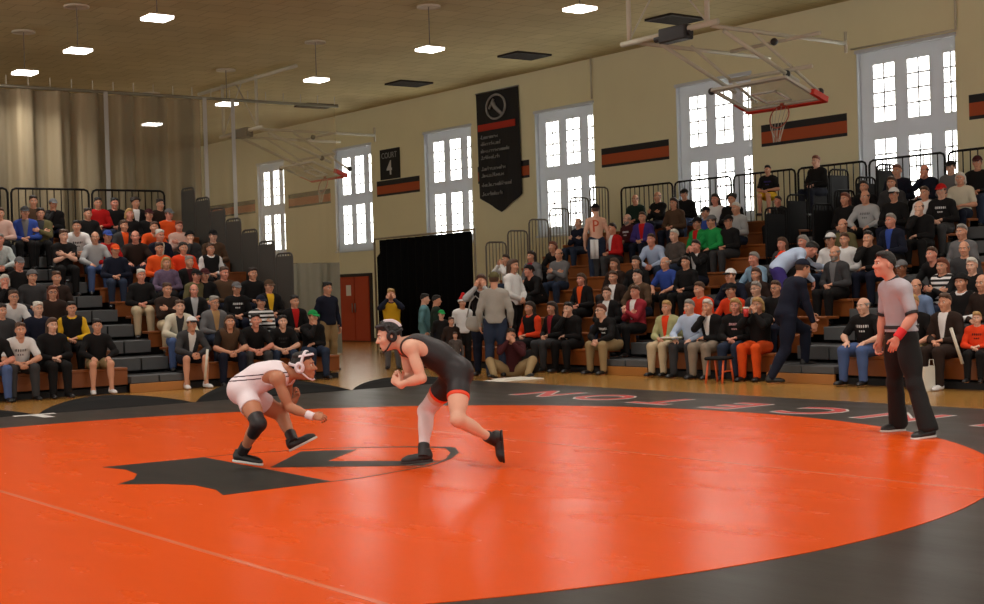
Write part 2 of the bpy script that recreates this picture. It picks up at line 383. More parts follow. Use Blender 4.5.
def seated(lean=.05, arms='lap', spread=.12, hyaw=0, hpitch=5):
    l = lean / .5; u = unit(V(0, -l, math.sqrt(max(1 - l * l, .2)))); P = V(0, 0, .54); J = dict(P=P, W=P + u * .17, CH=P + u * .32, NB=P + u * .49)
    for s, g in (('l', 1), ('r', -1)):
        J['S' + s] = P + u * .42 + V(g * .170, -.005, 0); J['H' + s] = V(g * .095, -.02, .525); J['K' + s] = V(g * spread, -.44, .52); J['A' + s] = V(g * spread * 1.05, -.43, .088)
    J['HD'] = J['NB'] + unit(V(0, -l * .8 - .12, 1)) * .165; J['HM'] = rot('Z', hyaw) @ rot('X', hpitch)
    def arm(s, T, pole, d, n):
        g = 1 if s == 'l' else -1
        E, W = ik(J['S' + s], V(T[0] * g, T[1], T[2]), .29, .25, V(pole[0] * g, pole[1], pole[2])); J['E' + s] = E; J['W' + s] = W; J['hd' + s] = V(d[0] * g, d[1], d[2]); J['hn' + s] = V(n[0] * g, n[1], n[2])
    for s in 'lr':
        if arms == 'lap': arm(s, (.075, -.27 + (.02 if s == 'l' else 0), .655 + (.02 if s == 'l' else 0)), (1, .6, -.5), (-.8, -.55, -.1), (0, .1, -1))
        elif arms == 'knees': arm(s, (.13, -.36, .635), (1, .4, -.3), (0, -.9, -.35), (0, -.2, -1))
        elif arms == 'clasp': arm(s, (.06, J['NB'][1] - .20, .60), (1.0, -.1, -.6), (-.45, -.6, -.5), (-.9, .2, -.3))
        elif arms == 'cross':
            dz = .03 if s == 'l' else 0; arm(s, (-.04, J['CH'][1] - .20 - dz, J['CH'][2] - .06 + dz), (1, -.1, -1), (-1, -.1, .15), (0, 1, -.1))
        elif arms == 'chin':
            if s == 'r': T = J['HD'] + J['HM'] @ V(-.02, -.11, -.15); arm(s, (-T[0], T[1], T[2]), (.6, -.5, -1), (-.2, .05, 1), (-.2, 1, 0)); J['curlr'] = 60
            else: arm(s, (-.02, -.26, .67), (1, .5, -.4), (-.95, -.3, -.1), (0, .1, -1))
        elif arms == 'face': arm(s, (.05, J['HD'][1] - .20, J['HD'][2] - .13), (.8, -.3, -1), (-.15, -.1, 1), (-.9, .3, 0))
    return finish(J)
def standing(arms='down', lean=0.0, hyaw=0, hpitch=5):
    P = V(0, 0, .955); u = unit(V(0, -lean, 1)); J = dict(P=P, W=P + u * .17, CH=P + u * .32, NB=P + u * .50)
    for s, g in (('l', 1), ('r', -1)):
        J['S' + s] = P + u * .425 + V(g * .172, 0, 0); J['H' + s] = V(g * .095, 0, .92); J['K' + s] = V(g * .105, -.03, .50); J['A' + s] = V(g * .115, .02, .088)
    J['HD'] = J['NB'] + unit(V(0, -.15 - lean, 1)) * .172; J['HM'] = rot('Z', hyaw) @ rot('X', hpitch)
    def arm(s, T, pole, d, n):
        g = 1 if s == 'l' else -1
        E, W = ik(J['S' + s], V(T[0] * g, T[1], T[2]), .30, .26, V(pole[0] * g, pole[1], pole[2])); J['E' + s] = E; J['W' + s] = W; J['hd' + s] = V(d[0] * g, d[1], d[2]); J['hn' + s] = V(n[0] * g, n[1], n[2])
    for s in 'lr':
        if arms == 'down': arm(s, (.25, -.06, .86), (.6, 1, 0), (-.05, -.1, -1), (-1, 0, 0))
        elif arms == 'face': arm(s, (.07, -.24, J['HD'][2] - .10), (.9, -.2, -1), (-.2, .1, 1), (-.6, .8, 0))
        elif arms == 'front': arm(s, (.05, -.2, 1.02), (1, .3, -.3), (-.8, -.4, -.4), (0, .8, -.5))
    return finish(J)
def floor_sitter():
    J = dict(P=V(0, .05, .12), W=V(0, .03, .29), CH=V(0, -.0, .43), NB=V(0, -.04, .59), HD=V(0, -.10, .75), HM=rot('X', 5))
    for s, g in (('l', 1), ('r', -1)):
        J['S' + s] = V(g * .185, -.02, .55); J['H' + s] = V(g * .1, .0, .11); J['K' + s] = V(g * .38, -.22, .30); J['A' + s] = V(g * .30, -.52, .08); J['T' + s] = V(g * .5, -1, .25)
        T = V(g * .05, -.24, .66) if s == 'r' else V(g * .05, -.26, .62)
        J['E' + s], J['W' + s] = ik(J['S' + s], T, .29, .25, V(g * .8, -.2, -1)); J['hd' + s] = V(-g * .3, 0, 1); J['hn' + s] = V(-g * .6, .8, 0)
    return finish(J)
def climber():
    J = dict(P=V(0, -.20, .95), W=V(0, -.26, 1.12), CH=V(0, -.31, 1.27), NB=V(0, -.39, 1.44), HD=V(0, -.49, 1.59), HM=rot('X', 14))
    for s, g in (('l', 1), ('r', -1)): J['S' + s] = V(g * .18, -.36, 1.38); J['H' + s] = V(g * .095, -.2, .89)
    J['Kl'] = V(.12, -.58, .72); J['Al'] = V(.12, -.55, .29); J['Kr'] = V(-.11, -.12, .46); J['Ar'] = V(-.12, .12, .10)
    J['El'], J['Wl'] = ik(J['Sl'], V(.22, -.72, .95), .3, .26, V(.6, .4, -.6)); J['Er'], J['Wr'] = ik(J['Sr'], V(-.24, -.5, .82), .3, .26, V(-.6, .8, 0))
    J['hdl'] = V(0, -.5, -.8); J['hdr'] = V(0, -.2, -1); J['hnl'] = V(-1, 0, 0); J['hnr'] = V(1, 0, 0)
    return finish(J)
def bender():
    J = dict(P=V(0, .05, .93), W=V(0, -.06, 1.05), CH=V(0, -.2, 1.13), NB=V(0, -.36, 1.2), HD=V(0, -.5, 1.24), HM=rot('X', 35))
    for s, g in (('l', 1), ('r', -1)):
        J['S' + s] = V(g * .19, -.31, 1.17); J['H' + s] = V(g * .095, .05, .89); J['K' + s] = V(g * .11, -.06, .48); J['A' + s] = V(g * .12, .04, .088)
    J['El'], J['Wl'] = ik(J['Sl'], V(.16, -.78, .93), .3, .26, V(.6, .2, -.8)); J['Er'], J['Wr'] = ik(J['Sr'], V(-.2, -.5, .72), .3, .26, V(-.6, .6, 0))
    J['hdl'] = V(0, -1, -.3); J['hdr'] = V(0, -.2, -1)
    return finish(J)
POSE = {'A': lambda: seated(.05, 'lap', .115, 4), 'B': lambda: seated(.23, 'clasp', .17, -4, 0), 'C': lambda: seated(.02, 'cross', .13, 8), 'D': lambda: seated(.13, 'chin', .13, 6),
        'E': lambda: seated(.09, 'knees', .15, -6), 'F': lambda: seated(.06, 'face', .12, 5), 'S': lambda: standing('down'), 'T': lambda: standing('face', .03), 'U': lambda: standing('front'),
        'G': floor_sitter, 'K': climber, 'L': bender}
FINE = {}
def near_cut(pt, nrm, c, r):
    f = plane_cut(pt, nrm)
    return lambda x, y, z: np.minimum(f(x, y, z), r - np.sqrt((x - c[0]) ** 2 + (y - c[1]) ** 2 + (z - c[2]) ** 2))
def move_prims(pr, M, t):
    out = []
    for p in pr:
        if p[1] == 'c': out.append((p[0], 'c', M @ p[2] + t, M @ p[3] + t, p[4], p[5], p[6]))
        else: out.append((p[0], 'e', M @ p[2] + t, p[3], M @ p[4], 0, p[6]))
    return out
TPL = {}
def tpl(pose, part):
    """cached meshes of a pose: body and garments"""
    T = TPL.setdefault(pose, {})
    if 'J' not in T: T['J'] = POSE[pose](); T['R'] = parts(T['J'], FINE.get(pose, 1.0))
    if part in T: return T[part]
    J, R = T['J'], T['R']; TF = J['TF']; fine = pose in FINE; vox = .0055 if fine else .0115; gv = .0065 if fine else .0105
    nk = J['NB']
    def tloc(x, y, z):  # torso coordinates about the chest
        px, py, pz = x - J['CH'][0], y - J['CH'][1], z - J['CH'][2]
        return [px * TF[0, j] + py * TF[1, j] + pz * TF[2, j] for j in range(3)]
    if part == 'body':
        if fine:
            allp = cat(R, 'pelvis', 'torso', 'yoke', 'neck', *[a + s for a in ('uarm', 'farm', 'thigh', 'shank', 'foot') for s in 'lr'])
            for h in hands(J, J.get('hg', 1.0)): allp += h
            P, Q = sdf_mesh(allp + move_prims(head_prims(False), J['HM'], J['HD']), .005); pcs = [(P, Q, 0)] + [(P2 @ J['HM'].T + J['HD'], Q2, i) for P2, Q2, i in head_extra()]
            T[part] = join_mesh('body', pcs, [skin('light'), M_EYE, M_IRIS, M_LIP]); return T[part]
        P, Q = sdf_mesh(cat(R, 'pelvis', 'torso', 'yoke', 'neck', *[a + s for a in ('uarm', 'farm', 'thigh', 'shank', 'foot') for s in 'lr']), vox)
        pcs = [(P, Q, 0)]
        for h in hands(J): P, Q = sdf_mesh(h, .0055); pcs.append((P, Q, 0))
        if 'HEADP' not in TPL: P, Q = sdf_mesh(head_prims(), .0065); TPL['HEADP'] = [(P, Q, 0)] + head_extra()
        for P, Q, i in TPL['HEADP']: pcs.append((P @ J['HM'].T + J['HD'], Q, i))
        T[part] = join_mesh('body', pcs, [skin('light'), M_EYE, M_IRIS, M_LIP]); return T[part]
    hemup = unit(TF[:, 2]); sleeve = []
    if part in ('long', 'tee'):
        pr = [infl(p, .02) for p in cat(R, 'torso', 'yoke')] + [infl(p, .022) for p in R['pelvis']]; cuts = []
        for s in 'lr':
            S, E, W = J['S' + s], J['E' + s], J['W' + s]
            if part == 'long': pr += [infl(p, .013) for p in R['uarm' + s]] + [infl(p, .011) for p in R['farm' + s][1:]] + [cap(E, E + (W - E) * .93, .051, .040, k=.03)]
            else: pr += [ell(S, (.074,) * 3, k=.04), cap(S, S + (E - S) * .72, .066, .060, k=.03)]
        hem = J['P'] - J['PF'][:, 2] * (.05 if pose != 'REF' else -.03)
        cuts.append(near_cut(hem, -J['PF'][:, 2], J['P'], .25))
        cuts.append(lambda x, y, z: .068 - np.sqrt((x - (nk[0])) ** 2 + (y - (nk[1] - .02)) ** 2 + (z - (nk[2] + .035)) ** 2))
        P, Q = sdf_mesh(pr, gv, cuts)
    elif part == 'vest':
        pr = [infl(p, .030) for p in cat(R, 'torso')] + [infl(p, .028) for p in R['yoke']] + [infl(p, .03) for p in R['pelvis']]
        cuts = [plane_cut(J['P'] - J['PF'][:, 2] * .03, -J['PF'][:, 2]), lambda x, y, z: .085 - np.sqrt((x - nk[0]) ** 2 + (y - (nk[1] - .03)) ** 2 + (z - (nk[2] + .02)) ** 2)]
        for s in 'lr':
            S = J['S' + s]; o = S + (S - (J['Sl'] + J['Sr']) / 2) * .25
            cuts.append(lambda x, y, z, o=o: .085 - np.sqrt((x - o[0]) ** 2 + (y - o[1]) ** 2 + (z - o[2]) ** 2))
        P, Q = sdf_mesh(pr, gv, cuts)
    elif part == 'front':
        pr = [infl(p, .027) for p in cat(R, 'torso', 'yoke')]
        def cf(x, y, z):
            a, b, c = tloc(x, y, z); w = .022 + np.clip((c + .16) * .16, 0, .05)
            return np.maximum(np.maximum(np.abs(a) - w, b + .04), np.maximum(-.17 - c, c - .20))
        P, Q = sdf_mesh(pr, .009, [cf, lambda x, y, z: .052 - np.sqrt((x - nk[0]) ** 2 + (y - nk[1]) ** 2 + (z - (nk[2] + .035)) ** 2)])
    elif part == 'print':
        pr = [infl(p, .024) for p in cat(R, 'torso')]
        def cf(x, y, z):
            a, b, c = tloc(x, y, z)
            l1 = np.maximum(np.abs(a) - .10, np.abs(c - .045) - .022); l2 = np.maximum(np.abs(a) - .055, np.abs(c + .03) - .014)
            gap = .006 - np.abs(np.mod(a + .0175 + 1, .035) - .0175)
            return np.maximum(np.maximum(np.minimum(l1, l2), gap), b + .03)
        P, Q = sdf_mesh(pr, .006, [cf])
    elif part in ('pants', 'shorts'):
        pr = [infl(p, .014) for p in R['pelvis']]; cuts = []
        for s in 'lr':
            H, K, A = J['H' + s], J['K' + s], J['A' + s]
            if part == 'pants': pr += [infl(p, .016) for p in R['thigh' + s]] + [infl(p, .013) for p in R['shank' + s][1:]] + [cap(K, A + (K - A) * .02, .074, .060, k=.04)]
            else: pr += [cap(H, H + (K - H) * .86, .108, .09, k=.05)]
        top = J['P'] + J['PF'][:, 2] * .085; cuts.append(near_cut(top, J['PF'][:, 2], J['P'], .215))
        P, Q = sdf_mesh(pr, gv, cuts)
    T[part] = join_mesh({'long': 'shirt', 'tee': 'shirt', 'front': 'shirt_front', 'print': 'chest_print', 'pants': 'trousers'}.get(part, part), [(P, Q, 0)], [cloth('black')])
    return T[part]
def setm(o, m, slot=0): o.material_slots[slot].link = 'OBJECT'; o.material_slots[slot].material = m; return o
def part_obj(name, me, root, m, M=None):
    o = link(name, me, root); setm(o, m)
    if M is not None: o.matrix_local = M
    return o
def person(loc, rz, k, o, label, group):
    pose = o.get('pose', 'A'); root = thing('person', label, 'person', loc, rz, group)
    w = 1.07 if 'big' in o else 1.0
    root.scale = (k * w, k * w, k); part_obj('body', tpl(pose, 'body'), root, skin(o.get('skin', 'light'))); J = TPL[pose]['J']
    top = o.get('top', 'long:black').split(':'); kind, c = top[0], top[1]; inner = top[2] if len(top) > 2 else None
    if kind != 'none':
        part_obj('jacket' if kind == 'jacket' else 'shirt', tpl(pose, 'tee' if kind == 'tee' else 'long'), root, cloth(c))
        if kind == 'jacket' and inner: part_obj('shirt_front', tpl(pose, 'front'), root, cloth(inner))
    if 'vest' in o: part_obj('vest', tpl(pose, 'vest'), root, cloth(o['vest']))
    if 'print' in o: part_obj('chest_print', tpl(pose, 'print'), root, cloth(o['print']))
    bk, bc = o.get('bot', 'pants:' + rnd.choice(['black', 'djeans', 'dgray', 'black', 'navy'])).split(':'); part_obj('shorts' if bk == 'shorts' else 'trousers', tpl(pose, bk), root, cloth(bc))
    up, so = shoe_mesh(); sc = mat('shoe_white', (220, 220, 220), .5) if o.get('shoes') == 'white' else mat('shoe_black', (24, 23, 24), .45)
    for s in 'lr':
        M = m4(np.stack([np.cross(-J['T' + s], J['U' + s]), -J['T' + s], J['U' + s]], 1), J['A' + s])
        q = part_obj('shoe', up, root, sc, M)
    HM = m4(J['HM'], J['HD'])
    if 'hat' in o:
        hk, hc = o['hat'].split(':')
        h = part_obj('hair', hair_mesh('bald'), root, hairm(o.get('hc', 'brown')), HM)
        ms = hat_meshes(hk); h0 = part_obj('santa_hat' if hk == 'santa' else ('cap' if hk == 'cap' else 'knit_hat'), ms[0][1], root, cloth(hc), HM)
        for n, me in ms[1:]: part_obj(n, me, h0, cloth('white') if hk == 'santa' else cloth('black' if hc == 'white' and hk == 'cap' else hc))
    elif 'hair' in o:
        hs, hc = o['hair'].split(':'); part_obj('hair', hair_mesh(hs), root, hairm(hc), HM)
    if 'beard' in o: part_obj('beard', beard_mesh(), root, hairm(o['beard']), HM)
    if 'glasses' in o: part_obj('glasses', glasses_mesh(), root, mat('spectacle_frame', (24, 22, 22), .3), HM)
    return root
# ------------------------------------------------------------------ the two wrestlers, the referee, the bare-backed fan
YAW = .644035
def jd(P, NB, HD, face, up, bulge, side, **kw):
    """skeleton of a figure whose local x runs across the view and y away from it; side maps near/far to l/r"""
    P, NB, HD = V(*P), V(*NB), V(*HD); J = dict(P=P, NB=NB, HD=HD)
    J['W'] = P + (NB - P) * .36 + V(*bulge); J['CH'] = P + (NB - P) * .66 + V(*bulge) * .9
    b = -unit(face); u = unit(V(*up) - b * (V(*up) @ b)); J['HM'] = np.stack([np.cross(b, u), b, u], 1)
    for k, v in kw.items():
        if k[-1] in 'nf' and k not in ('n', 'f') and isinstance(v, tuple): J[k[:-1] + side[k[-1]]] = V(*v)
        elif k[-1] in 'nf' and isinstance(v, (int, float)): J[k[:-1] + side[k[-1]]] = v
        else: J[k] = v
    return finish(J)
POSE['W1'] = lambda: jd((.012, .06, .705), (.400, .05, .845), (.572, .02, .900), (.97, -.16, .02), (-.16, 0, .98), (0, 0, .045), dict(n='r', f='l'),
    Sn=(.352, -.125, .800), En=(.457, -.13, .545), Wn=(.660, -.20, .468), hdn=(.95, -.05, -.10), hnn=(.1, .75, -.65), curln=38, Sf=(.405, .205, .790), Ef=(.356, .32, .535), Wf=(.455, .17, .580), hdf=(.55, -.1, .8), hnf=(-.4, -.3, .3), curlf=50,
    Hn=(.060, -.035, .645), Kn=(.205, -.30, .424), An=(.010, -.08, .150), Tn=(1, -.22, -.14), Un=(.2, 0, 1), Hf=(.085, .155, .64), Kf=(.316, .37, .425), Af=(.440, .12, .235), Tf=(.88, -.1, .42), Uf=(-.4, 0, .9), hg=.95)
POSE['W2'] = lambda: jd((.395, .02, .822), (-.045, .045, 1.085), (-.192, 0, 1.160), (-.93, -.22, -.22), (-.1, 0, .98), (0, 0, .05), dict(n='l', f='r'),
    Sn=(.000, -.125, 1.058), En=(.094, -.18, .795), Wn=(-.105, -.06, .738), hdn=(-.75, .35, .62), hnn=(.2, .9, .1), curln=60, Sf=(-.065, .185, 1.035), Ef=(-.030, .24, .775), Wf=(-.10, .075, .765), hdf=(-.5, -.3, .8), hnf=(-.1, -.9, 0), curlf=60,
    Hn=(.405, -.075, .745), Kn=(.392, -.29, .440), An=(.690, -.05, .238), Tn=(.05, .05, -1), Un=(-1, 0, -.05), Hf=(.312, .11, .735), Kf=(.095, .33, .470), Af=(.075, .10, .130), Tf=(-1, -.12, -.06), Uf=(0, 0, 1), hg=.95)
POSE['REF'] = lambda: jd((-.112, .3, .985), (-.185, .3, 1.500), (-.262, .3, 1.668), (-.97, -.2, .05), (.05, 0, 1), (.02, 0, 0), dict(n='l', f='r'),
    Sn=(-.13, .115, 1.425), En=(-.080, .03, 1.165), Wn=(-.245, .0, .965), hdn=(-.35, .1, -.93), hnn=(.3, .9, 0), curln=25, Sf=(-.205, .47, 1.425), Ef=(-.225, .53, 1.150), Wf=(-.285, .46, .920), hdf=(-.2, -.1, -1), hnf=(.2, -.9, 0),
    Hn=(-.090, .205, .93), Kn=(-.055, .10, .500), An=(.030, 0, .095), Tn=(-1, -.45, -.05), Hf=(-.135, .395, .93), Kf=(-.125, .55, .495), Af=(-.055, .70, .090), Tf=(-1, -.35, 0))
FINE.update(W1=.93, W2=.96, REF=1.04)
def shoes(root, J, m, sole=None):
    up, so = shoe_mesh(); out = []
    for s in 'lr':
        M = m4(np.stack([np.cross(-J['T' + s], J['U' + s]), -J['T' + s], J['U' + s]], 1), J['A' + s])
        q = part_obj('shoe', up, root, m, M); b = part_obj('sole', so, q, sole or mat('sole_gray', (90, 88, 86), .7)); out.append(q)
    return out
def fig(key, loc, label, group):
    root = thing('person', label, 'person', loc, -YAW, group); tpl(key, 'body'); J, R = TPL[key]['J'], TPL[key]['R']
    return root, J, R
def band(name, a, b, ra, rb, m, root, t0=0, t1=1, vox=.005):
    a, b = np.asarray(a), np.asarray(b); d = unit(b - a)
    return sdf_obj([cap(a - d * .05, b + d * .05, ra, rb)], vox, name, m, root, [plane_cut(a, -d), plane_cut(b, d)])
def singlet(J, R, neck, t=.008, leg=.48):
    pr = [infl(p, t) for p in cat(R, 'torso', 'yoke', 'pelvis')]; cuts = []
    TF = J['TF']
    for s in 'lr':
        H, K = J['H' + s], J['K' + s]
        pr += [infl(p, t + .002) for p in R['thigh' + s]]
        e = H + (K - H) * leg; d = unit(K - H); cuts.append(lambda x, y, z, e=e, d=d: np.minimum((x - e[0]) * d[0] + (y - e[1]) * d[1] + (z - e[2]) * d[2], .20 - np.sqrt((x - e[0]) ** 2 + (y - e[1]) ** 2 + (z - e[2]) ** 2)))
        K2 = K; cuts.append(lambda x, y, z, k=K2: .10 - np.sqrt((x - k[0]) ** 2 + (y - k[1]) ** 2 + (z - k[2]) ** 2))
        S = J['S' + s]; o = S + (S - (J['Sl'] + J['Sr']) / 2) * .12 - TF[:, 2] * .035; M = TF
        def hole(x, y, z, o=o):
            q = [(x - o[0]) * M[0, j] + (y - o[1]) * M[1, j] + (z - o[2]) * M[2, j] for j in range(3)]
            return .095 - np.sqrt(q[0] ** 2 * 1.1 + q[1] ** 2 * .9 + (q[2] * .75) ** 2)
        cuts.append(hole)
    n = J['NB'] + TF[:, 2] * .02
    cuts.append(lambda x, y, z: neck - np.sqrt((x - n[0]) ** 2 + (y - n[1]) ** 2 + (z - n[2]) ** 2))
    return pr, cuts
def headgear(root, HM, shell, strap, stripe=None):
    hg = thing_part('headgear', root); hg.matrix_local = HM
    for s in (-1, 1):
        P, Q = sdf_mesh([ell((s * .088, .012, -.004), (.024, .047, .054)), ell((s * .105, .012, -.004), (.022, .022, .027), k=.01, op='s')], .004)
        link('ear_cup', join_mesh('ear_cup', [(P, Q, 0)], [shell]), hg)
    pr = [infl(CRAN, .017), infl(FACE, .01)]
    for nm, f in (('crown_strap', lambda x, y, z: np.maximum(np.abs(y + .012 - (z - .06) * -.25) - .012, .02 - z) + 0 * x), ('rear_strap', lambda x, y, z: np.maximum(np.abs(z - .01 - y * .15) - .012, -y + .02) + 0 * x),
                  ('forehead_strap', lambda x, y, z: np.maximum(np.abs(z - .098 + .1 * y) - .010, y - .02) + 0 * x)):
        P, Q = sdf_mesh([infl(CRAN, .027), ell((0, -.03, .1), (.068, .066, .034), k=.03)], .0045, [f]); link(nm, join_mesh(nm, [(P, Q, 0)], [strap]), hg)
    b = MB(); b.tube([(-.085, .0, -.045), (-.062, -.055, -.105), (-.03, -.085, -.125), (.03, -.085, -.125), (.062, -.055, -.105), (.085, 0, -.045)], .008, 6); b.obj('chin_strap', strap, hg, True)
    if stripe:
        for dx in (-.03, .03):
            P, Q = sdf_mesh([infl(CRAN, .030), ell((0, -.03, .1), (.07, .07, .037), k=.03)], .0045, [lambda x, y, z, dx=dx: np.maximum(np.maximum(np.abs(x - dx) - .007, .055 - z), -.01 - y)]); link('white_stripe', join_mesh('white_stripe', [(P, Q, 0)], [stripe]), hg)
    return hg
def thing_part(name, parent):
    o = bpy.data.objects.new(name, None); COL.objects.link(o); o.parent = parent; o.empty_display_size = .1; return o
def build_figures():
    GZ = .03
    black = mat('wrestling_black', (26, 22, 26), .55, bump=.15, bscale=30); white = mat('wrestling_white', (226, 216, 222), .55, bump=.15, bscale=30, var=.05)
    orange = mat('wrestling_orange', (232, 70, 34), .55); shoe_b = mat('shoe_black', (24, 23, 24), .45); wsole = mat('sole_white', (214, 212, 208), .6)
    # --- white singlet
    root, J, R = fig('W1', (5.84, 11.575, GZ), 'person in white wrestling singlet and white headgear crouching to reach forward on the mat', 'wrestlers on the mat')
    part_obj('body', tpl('W1', 'body'), root, skin('tan2'))
    pr, cu = singlet(J, R, .11, leg=.42); s = sdf_obj(pr, .0055, 'singlet', white, root, cu)
    TF = J['TF']
    for off in (-.035, .0):
        def f(x, y, z, off=off):
            q = [(x - J['CH'][0]) * TF[0, j] + (y - J['CH'][1]) * TF[1, j] + (z - J['CH'][2]) * TF[2, j] for j in range(3)]
            return np.maximum(np.abs(q[1] - off + .12 * q[2]) - .006, q[0] + .02)
        sdf_obj([infl(p, .0025) for p in pr], .0055, 'dark_piping', mat('piping_brown', (66, 44, 52), .6), s, cu + [f])
    HM = m4(J['HM'], J['HD'])
    part_obj('hair', hair_mesh('short'), root, hairm('black'), HM); headgear(root, HM, white, white)
    K, H, A = J['Kr'], J['Hr'], J['Ar']
    sdf_obj([cap(K + (H - K) * .26, K, .072, .066), cap(K, K + (A - K) * .32, .066, .058)], .005, 'knee_pad', black, root)
    for q in 'lr': K, A = J['K' + q], J['A' + q]; band('sock', A + (K - A) * -.12, A + (K - A) * .28, .047, .054, black, root)
    A, K = J['Ar'], J['Kr']; band('ankle_tape', A + (K - A) * -.06, A + (K - A) * .06, .049, .050, white, root)
    E, W = J['Er'], J['Wr']; d = unit(W - E); band('wristband', W - d * .055, W + d * .02, .039, .036, white, root)
    shoes(root, J, shoe_b, wsole)
    # --- black singlet
    root, J, R = fig('W2', (6.87, 10.34, GZ), 'person in black wrestling singlet with orange trim, stooping with hands clasped', 'wrestlers on the mat')
    part_obj('body', tpl('W2', 'body'), root, skin('pale'))
    pr, cu = singlet(J, R, .105, leg=.36); s = sdf_obj(pr, .0055, 'singlet', black, root, cu)
    pr2, cu2 = singlet(J, R, .097, t=.0055, leg=.44)
    sdf_obj(pr2, .0055, 'orange_edging', orange, s, cu2)
    HM = m4(J['HM'], J['HD'])
    part_obj('hair', hair_mesh('short'), root, hairm('black'), HM); headgear(root, HM, black, black, white)
    H, K, A = J['Hr'], J['Kr'], J['Ar']; sdf_obj([cap(K + (H - K) * .42, K, .086, .071, k=.04), cap(K, A + (K - A) * .17, .067, .046, k=.04), ] + [infl(p, .008) for p in R['shankr'][1:]], .0055, 'leg_sleeve', mat('sleeve_white', (224, 206, 208), .6, bump=.25, bscale=30), root)
    for q in 'lr': K, A = J['K' + q], J['A' + q]; band('sock', A + (K - A) * -.13, A + (K - A) * .19, .049, .052, black, root)
    for q in shoes(root, J, shoe_b, shoe_b): pass
    # --- referee
    root, J, R = fig('REF', (11.39, 8.37, GZ), 'person in grey short-sleeved referee shirt and black trousers standing at the mat edge', None)
    part_obj('body', tpl('REF', 'body'), root, skin('pink'))
    sh = part_obj('shirt', tpl('REF', 'tee'), root, mat('referee_gray', (176, 170, 178), .8, bump=.25, bscale=22, var=.08))
    for q in 'lr':
        S, E = J['S' + q], J['E' + q]; d = unit(E - S); e = S + (E - S) * .72 + d * .045; band('black_cuff', e - d * .012, e + d * .016, .066, .065, black, sh)
    n = J['NB'] + J['TF'][:, 2] * .01; up = unit(J['TF'][:, 2] + V(-.35, 0, 0)); band('collar', n - up * .02, n + up * .03, .077, .068, black, sh)
    part_obj('trousers', tpl('REF', 'pants'), root, mat('referee_black', (13, 12, 13), .85, bump=.25, bscale=18)); 
    for q in 'lr':
        K, A = J['K' + q], J['A' + q]; sdf_obj([cap(K + (A - K) * -.05, A + (K - A) * .02, .0735, .094, k=.03)], .0065, 'trouser_leg', mat('referee_black', (13, 12, 13), .85), root, [plane_cut(A + (K - A) * -.08, A - K)])
    band('belt', J['P'] + V(0, 0, .055), J['P'] + V(0, 0, .09), .166, .162, black, root)
    E, W = J['El'], J['Wl']; d = unit(W - E); band('red_wristband', W - d * .10, W - d * .0, .047, .042, mat('wristband_red', (214, 26, 34), .7), root)
    part_obj('hair', hair_mesh('short'), root, hairm('black'), m4(J['HM'], J['HD']))
    shoes(root, J, shoe_b, wsole)
SKIN['tan2'] = (176, 120, 90)
# ================================================================== setting
XW, ZC, YF = 24.5, 7.5, 56.0
def brickmat(name, c1, c2, cm, sx, rough, bw, rh, ms, bump=.2, axis=None, var=True):
    m = mat(name, c1, rough); nt = m.node_tree; b = nt.nodes['Principled BSDF']
    tc = nt.nodes.new('ShaderNodeTexCoord'); mp = nt.nodes.new('ShaderNodeMapping')
    if axis == 'wallX': mp.inputs['Rotation'].default_value = (PI / 2, 0, PI / 2)
    br = nt.nodes.new('ShaderNodeTexBrick'); br.inputs['Scale'].default_value = sx; br.inputs['Color1'].default_value = lin(c1); br.inputs['Color2'].default_value = lin(c2)
    br.inputs['Mortar'].default_value = lin(cm); br.inputs['Brick Width'].default_value = bw; br.inputs['Row Height'].default_value = rh; br.inputs['Mortar Size'].default_value = ms
    nt.links.new(tc.outputs['Object'], mp.inputs[0]); nt.links.new(mp.outputs[0], br.inputs['Vector'])
    ns = nt.nodes.new('ShaderNodeTexNoise'); ns.inputs['Scale'].default_value = .35; nt.links.new(tc.outputs['Object'], ns.inputs['Vector'])
    mr = nt.nodes.new('ShaderNodeMapRange'); mr.inputs[3].default_value = .78; mr.inputs[4].default_value = 1.2; nt.links.new(ns.outputs['Fac'], mr.inputs[0])
    mx = nt.nodes.new('ShaderNodeMix'); mx.data_type = 'RGBA'; mx.blend_type = 'MULTIPLY'; mx.inputs[0].default_value = 1
    nt.links.new(br.outputs['Color'], mx.inputs[6]); nt.links.new(mr.outputs[0], mx.inputs[7]); nt.links.new(mx.outputs[2], b.inputs['Base Color'])
    bp = nt.nodes.new('ShaderNodeBump'); bp.inputs['Strength'].default_value = bump; bp.inputs['Distance'].default_value = .01
    nt.links.new(br.outputs['Fac'], bp.inputs['Height']); bp.invert = True; nt.links.new(bp.outputs[0], b.inputs['Normal'])
    return m
M_WALL = mat('wall_paint', (232, 226, 190), .8, bump=.1, bscale=6, var=.05, vscale=1)
M_STB = mat('stripe_black', (24, 24, 30), .6); M_STO = mat('stripe_orange', (176, 78, 32), .6)
M_CEIL = brickmat('ceiling_tile', (200, 186, 140), (192, 178, 132), (168, 154, 116), 1, .9, .6, .6, .012, .3)
M_FLOOR = brickmat('maple_floor', (176, 130, 66), (160, 116, 54), (120, 84, 42), 1, .22, 1.6, .06, .002, .05)
M_WHITE = mat('window_white', (212, 218, 226), .5); 
_nt = M_WHITE.node_tree; _tl = _nt.nodes.new('ShaderNodeBsdfTranslucent'); _tl.inputs[0].default_value = lin((226, 228, 232)); _mx = _nt.nodes.new('ShaderNodeMixShader'); _mx.inputs[0].default_value = WIN_T
_nt.links.new(_nt.nodes['Principled BSDF'].outputs[0], _mx.inputs[1]); _nt.links.new(_tl.outputs[0], _mx.inputs[2]); _nt.links.new(_mx.outputs[0], _nt.nodes['Material Output'].inputs[0])
M_METALW = mat('painted_pipe', (196, 190, 172), .45, var=.08)
WIN_E = 4.5
